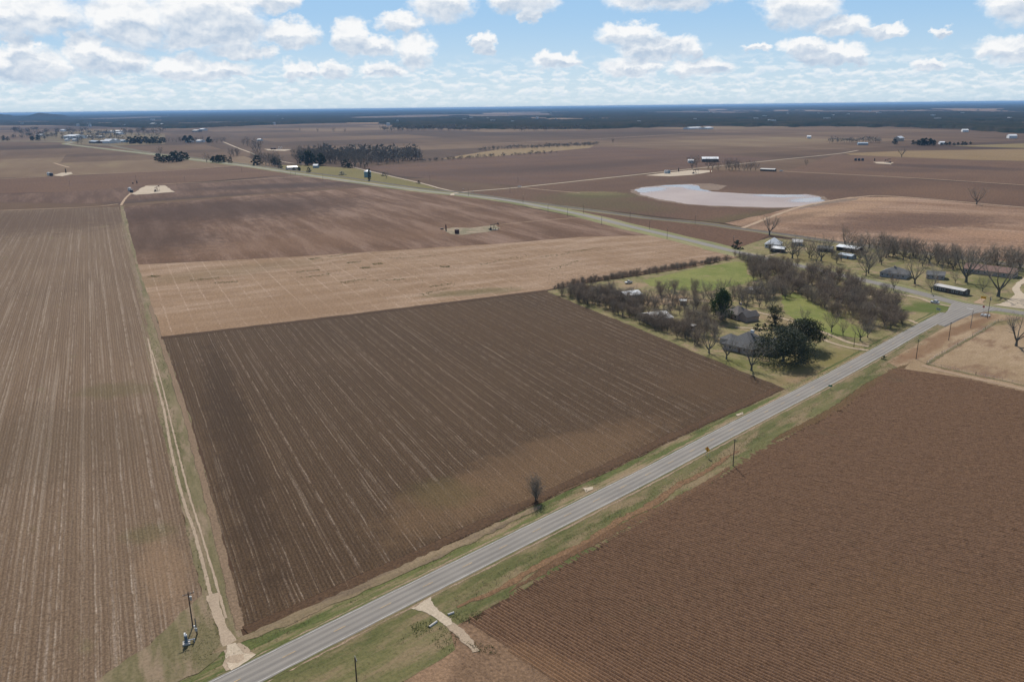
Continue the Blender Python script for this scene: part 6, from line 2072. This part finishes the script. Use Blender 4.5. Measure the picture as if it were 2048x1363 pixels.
def car(px, py, rz, label, paint, name='parked_car', cat='car', k=1.0, pickup=False, z=0.24):
    p = g(px, py)
    t = thing(name, label, cat, (p.x, p.y, z), rz, None, k)
    body = [(-2.35, 0.45), (-2.3, 0.95), (-1.3, 1.02), (1.3, 1.05) if pickup else (1.6, 1.05), (2.3, 1.0), (2.35, 0.5), (1.95, 0.32), (-1.95, 0.32)]
    m = MB(); m.prism(body, -0.9, 0.9); m.build('body', paint, t)
    cab = [(-1.0, 1.02), (-0.35, 1.62), (0.55, 1.64), (0.75, 1.02)] if pickup else [(-1.15, 1.02), (-0.35, 1.58), (1.15, 1.60), (1.95, 1.04)]
    m = MB(); m.prism(cab, -0.72, 0.72); c = m.build('cabin', M_GLASS, t)
    m = MB(); xs = (-0.42, 0.6) if pickup else (-0.42, 1.2); m.box(((xs[0] + xs[1]) / 2, 0, 1.64), (xs[1] - xs[0], 1.46, 0.06)); m.build('roof', paint, c)
    if pickup:
        m = MB(); m.box((1.55, 0, 1.062), (1.4, 1.5, 0.02)); m.build('bed', M_STEEL, t)
    for x in (-1.45, 1.45):
        for y in (-0.86, 0.86):
            m = MB(); m.tube((x, y - 0.11, 0.34), (x, y + 0.11, 0.34), 0.34, 0.34, 14); wl = m.build('wheel', M_TYRE, t)
            m = MB(); s = 1 if y > 0 else -1; m.tube((x, y + s * 0.11, 0.34), (x, y + s * 0.125, 0.34), 0.2, 0.2, 10); m.build('rim', M_GALV, wl)
    for y in (-0.65, 0.65):
        m = MB(); m.box((-2.33, y, 0.78), (0.06, 0.34, 0.14)); m.build('headlight', M_INS, t)
        m = MB(); m.box((2.34, y, 0.82), (0.06, 0.3, 0.16)); m.build('tail_lamp', M_LAMP, t)
    return t


_a, _b = g(1861, 605), g(1877, 608)
car(1869.5, 606.5, math.atan2((_b - _a).y, (_b - _a).x), 'white car parked on the short gravel drive at the junction', M_CARW)
car(1257, 567, R(25), 'pale pickup truck parked at the field-corner yard', plain('truck_paint', (0.55, 0.53, 0.50), 0.35), 'pickup_truck', 'pickup truck', 1.1, True)
car(1039, 374.5, R(195), 'white pickup driving on the caliche road beyond the crossing', M_CARW, 'pickup_truck', 'pickup truck', 1.1, True, z=0.3)
car(1562, 343, R(200), 'pale truck at the right end of the long low tan shed', M_CARW, 'pickup_truck', 'pickup truck', 1.35, True)

# railway crossing signals
for x, y, s in ((926, 384, 1), (946, 389, -1)):
    p = g(x, y)
    t = thing('crossing_signal', 'railway crossing signal on the %s side of the caliche road' % ('left' if s > 0 else 'right'), 'crossing signal', (p.x, p.y, 0.1), R(20))
    m = MB(); m.tube((0, 0, 0), (0, 0, 4.6), 0.09, 0.07, 8); m.build('mast', M_GALV, t)
    for a_ in (45, -45):
        m = MB(); m.box((0, 0, 0), (1.4, 0.05, 0.22)); o = m.build('crossbuck', M_TANKW, t); o.location = (0, -0.1, 4.1 if a_ > 0 else 4.1); o.rotation_euler = (0, R(a_), 0)
        if a_ < 0:
            o.location.y = -0.155
    for dx in (-0.4, 0.4):
        m = MB(); m.tube((dx, -0.05, 3.0), (dx, -0.25, 3.0), 0.2, 0.2, 12); m.build('lamp', M_SIGNK, t)

# ------------------------------------------------------------------ paddock fence: posts one by one, wires between
def fence(px, label, gap=3.0, h=1.35):
    ln = path_world(px, gap) if len(px) > 2 else [g(*px[0]).lerp(g(*px[1]), i / max(1, int((g(*px[1]) - g(*px[0])).length / gap))) for i in range(int((g(*px[1]) - g(*px[0])).length / gap) + 1)]
    t = thing('paddock_fence', label, 'fence', (ln[0].x, ln[0].y, 0.1))
    me = None
    thin, thick = MB(), MB()
    thin.tube((0, 0, -0.2), (0, 0, h), 0.045, 0.04, 5)
    thick.tube((0, 0, -0.2), (0, 0, h + 0.15), 0.10, 0.09, 6)
    me1, me2 = thin.mesh('post', M_GREYW), thick.mesh('post', M_WOOD)
    for i, q_ in enumerate(ln):
        link('post', me2 if i % 6 == 0 else me1, t, (q_.x - ln[0].x, q_.y - ln[0].y, 0))
    for zz in (0.35, 0.7, 1.05, 1.28):
        m = MB()
        for a, b in zip(ln, ln[1:]):
            m.tube((a.x - ln[0].x, a.y - ln[0].y, zz), (b.x - ln[0].x, b.y - ln[0].y, zz), 0.012, 0.012, 3, False)
        m.build('wire', M_GALV, t)


fence([(1853.5, 728), (1870, 716), (1900, 699), (1940, 676), (1970, 659), (1990, 646), (2010, 641), (2048, 640), (2130, 652)], 'wire fence on thin posts along the roadside of the dry paddock')
fence([(1853.5, 728), (1900, 739), (1970, 754), (2048, 771), (2200, 806)], 'wire fence on thin posts between the dry paddock and the ploughed field')

# dark weedy strip under the fence
turf_f = turf('fence_grass', (0.13, 0.115, 0.05), (0.20, 0.155, 0.085), (0.27, 0.19, 0.11), 0.3)
dirt('fence_weeds', [(1853.5, 728.5), (1900, 700), (1940, 677), (1990, 647), (2010, 642)], 1.5, turf_f, z=0.19, step=2, jit=0.4)
dirt('fence_weeds', [(1853.5, 728.5), (1900, 739.5), (1970, 754.5), (2048, 771.5), (2200, 807)], 1.3, turf_f, z=0.205, step=2, jit=0.4)


# ------------------------------------------------------------------ weeds and tufts: real blades, one mass each
def tufts(name, spots_, mat, h=(0.15, 0.45), blades=5, spread=0.35):
    n = len(spots_)
    P = np.array([(p.x, p.y, z) for p, z in spots_])
    V, Q = [], []
    for b in range(blades):
        a = nrg.uniform(0, 6.283, n)
        hh = nrg.uniform(h[0], h[1], n)
        rr = nrg.uniform(0.05, spread, n)
        c = P + np.stack([rr * np.cos(a), rr * np.sin(a), np.zeros(n)], -1)
        s = np.stack([-np.sin(a), np.cos(a), np.zeros(n)], -1) * (hh * 0.32)[:, None]
        tip = c + np.stack([0.5 * hh * np.cos(a), 0.5 * hh * np.sin(a), hh], -1)
        V.append(np.stack([c - s, c + s, tip], 1).reshape(-1, 3))
    V = np.concatenate(V)
    Q = np.arange(len(V)).reshape(-1, 3)
    me = np_mesh(name, V, Q, mat)
    tag(link(name, me), kind='stuff')


def band_spots(n, t0, t1, o0, o1, z, clump=0.35):
    out = []
    nr = Vector((-_d.y, _d.x))
    while len(out) < n:
        t, o = rng.uniform(t0, t1), rng.uniform(o0, o1)
        if vnoise(np.array(t * 0.06), np.array(o * 0.22), 5) + 0.5 * vnoise(np.array(t * 0.3), np.array(o * 0.6), 6) > clump + 0.4:
            out.append((on_road(t, o), z))
    return out


tufts('verge_weeds', band_spots(900, 15, LR - 60, 4.5, 8.0, 0.10, 0.2) + band_spots(1100, 15, LR - 60, -10.5, -5.0, 0.14, 0.2), m_weed, (0.08, 0.22), 4)
tufts('verge_dry_grass', band_spots(900, 15, LR - 60, 7.0, 10.5, 0.12, 0.2) + band_spots(2200, 15, LR - 60, -16.5, -5, 0.12, 0.2), m_drygr, (0.08, 0.26), 4)
tufts('entrance_weeds', [(p, 0.06) for p in scatter([(880, 1250), (925, 1270), (900, 1305), (860, 1290)], 70, 0.25, 4)] + [(p, 0.06) for p in scatter([(925, 1280), (985, 1290), (1000, 1310), (960, 1305)], 50, 0.25, 5)]
      + [(p, 0.1) for p in scatter([(900, 1232), (960, 1222), (965, 1240), (920, 1246)], 60, 0.25, 6)] + [(p, 0.1) for p in scatter([(820, 1250), (862, 1240), (866, 1262), (830, 1275)], 60, 0.25, 7)], m_weed, (0.12, 0.32))
tufts('lane_weeds', [(p, 0.06) for p in scatter([(420, 1200), (436, 1250), (442, 1300), (400, 1330), (360, 1320), (395, 1240)], 260, 0.3, 8)] + [(p, 0.05) for p in scatter([(296, 640), (330, 720), (420, 1180), (396, 1180), (318, 830)], 500, 0.5, 9)], m_weed, (0.1, 0.3))


def strip_spots(px_pairs, n, wdt, z=0.06):
    out = []
    for (a, b) in px_pairs:
        A, B = g(*a), g(*b)
        nn = (B - A).normalized()
        nn = Vector((-nn.y, nn.x))
        for _ in range(n):
            out.append((A.lerp(B, rng.random()) + nn * rng.gauss(0, wdt), z))
    return out


tufts('stubble_weeds', strip_spots([((590, 545), (640, 540)), ((602, 556), (665, 547)), ((618, 519), (640, 516)), ((655, 514), (705, 507)), ((695, 526), (722, 523)), ((780, 517), (870, 511)), ((720, 536), (740, 535)), ((745, 529), (765, 527)), ((680, 566), (730, 558)), ((745, 562), (810, 558)), ((860, 574), (905, 567)),
                                     ((880, 534), (900, 533)), ((300, 552), (318, 553)), ((380, 561), (440, 556)), ((430, 566), (475, 563)), ((960, 530), (1060, 510)), ((1080, 515), (1180, 500)), ((1100, 540), (1160, 520)), ((1130, 505), (1200, 496)), ((840, 590), (900, 575))], 55, 1.6), m_weed, (0.25, 0.5), 4, 0.5)
tufts('stubble_weeds', [(p, 0.06) for p in scatter([(560, 520), (1000, 490), (1400, 500), (1380, 530), (1100, 570), (900, 590), (700, 600), (560, 560)], 420, 2.0, 12)], m_weed, (0.2, 0.45), 4, 0.4)

# ------------------------------------------------------------------ drop tree prototypes that were not planted
for key, (t, H0) in PROTOS.items():
    if t.get('fresh'):
        for ch in list(t.children):
            bpy.data.objects.remove(ch)
        bpy.data.objects.remove(t)
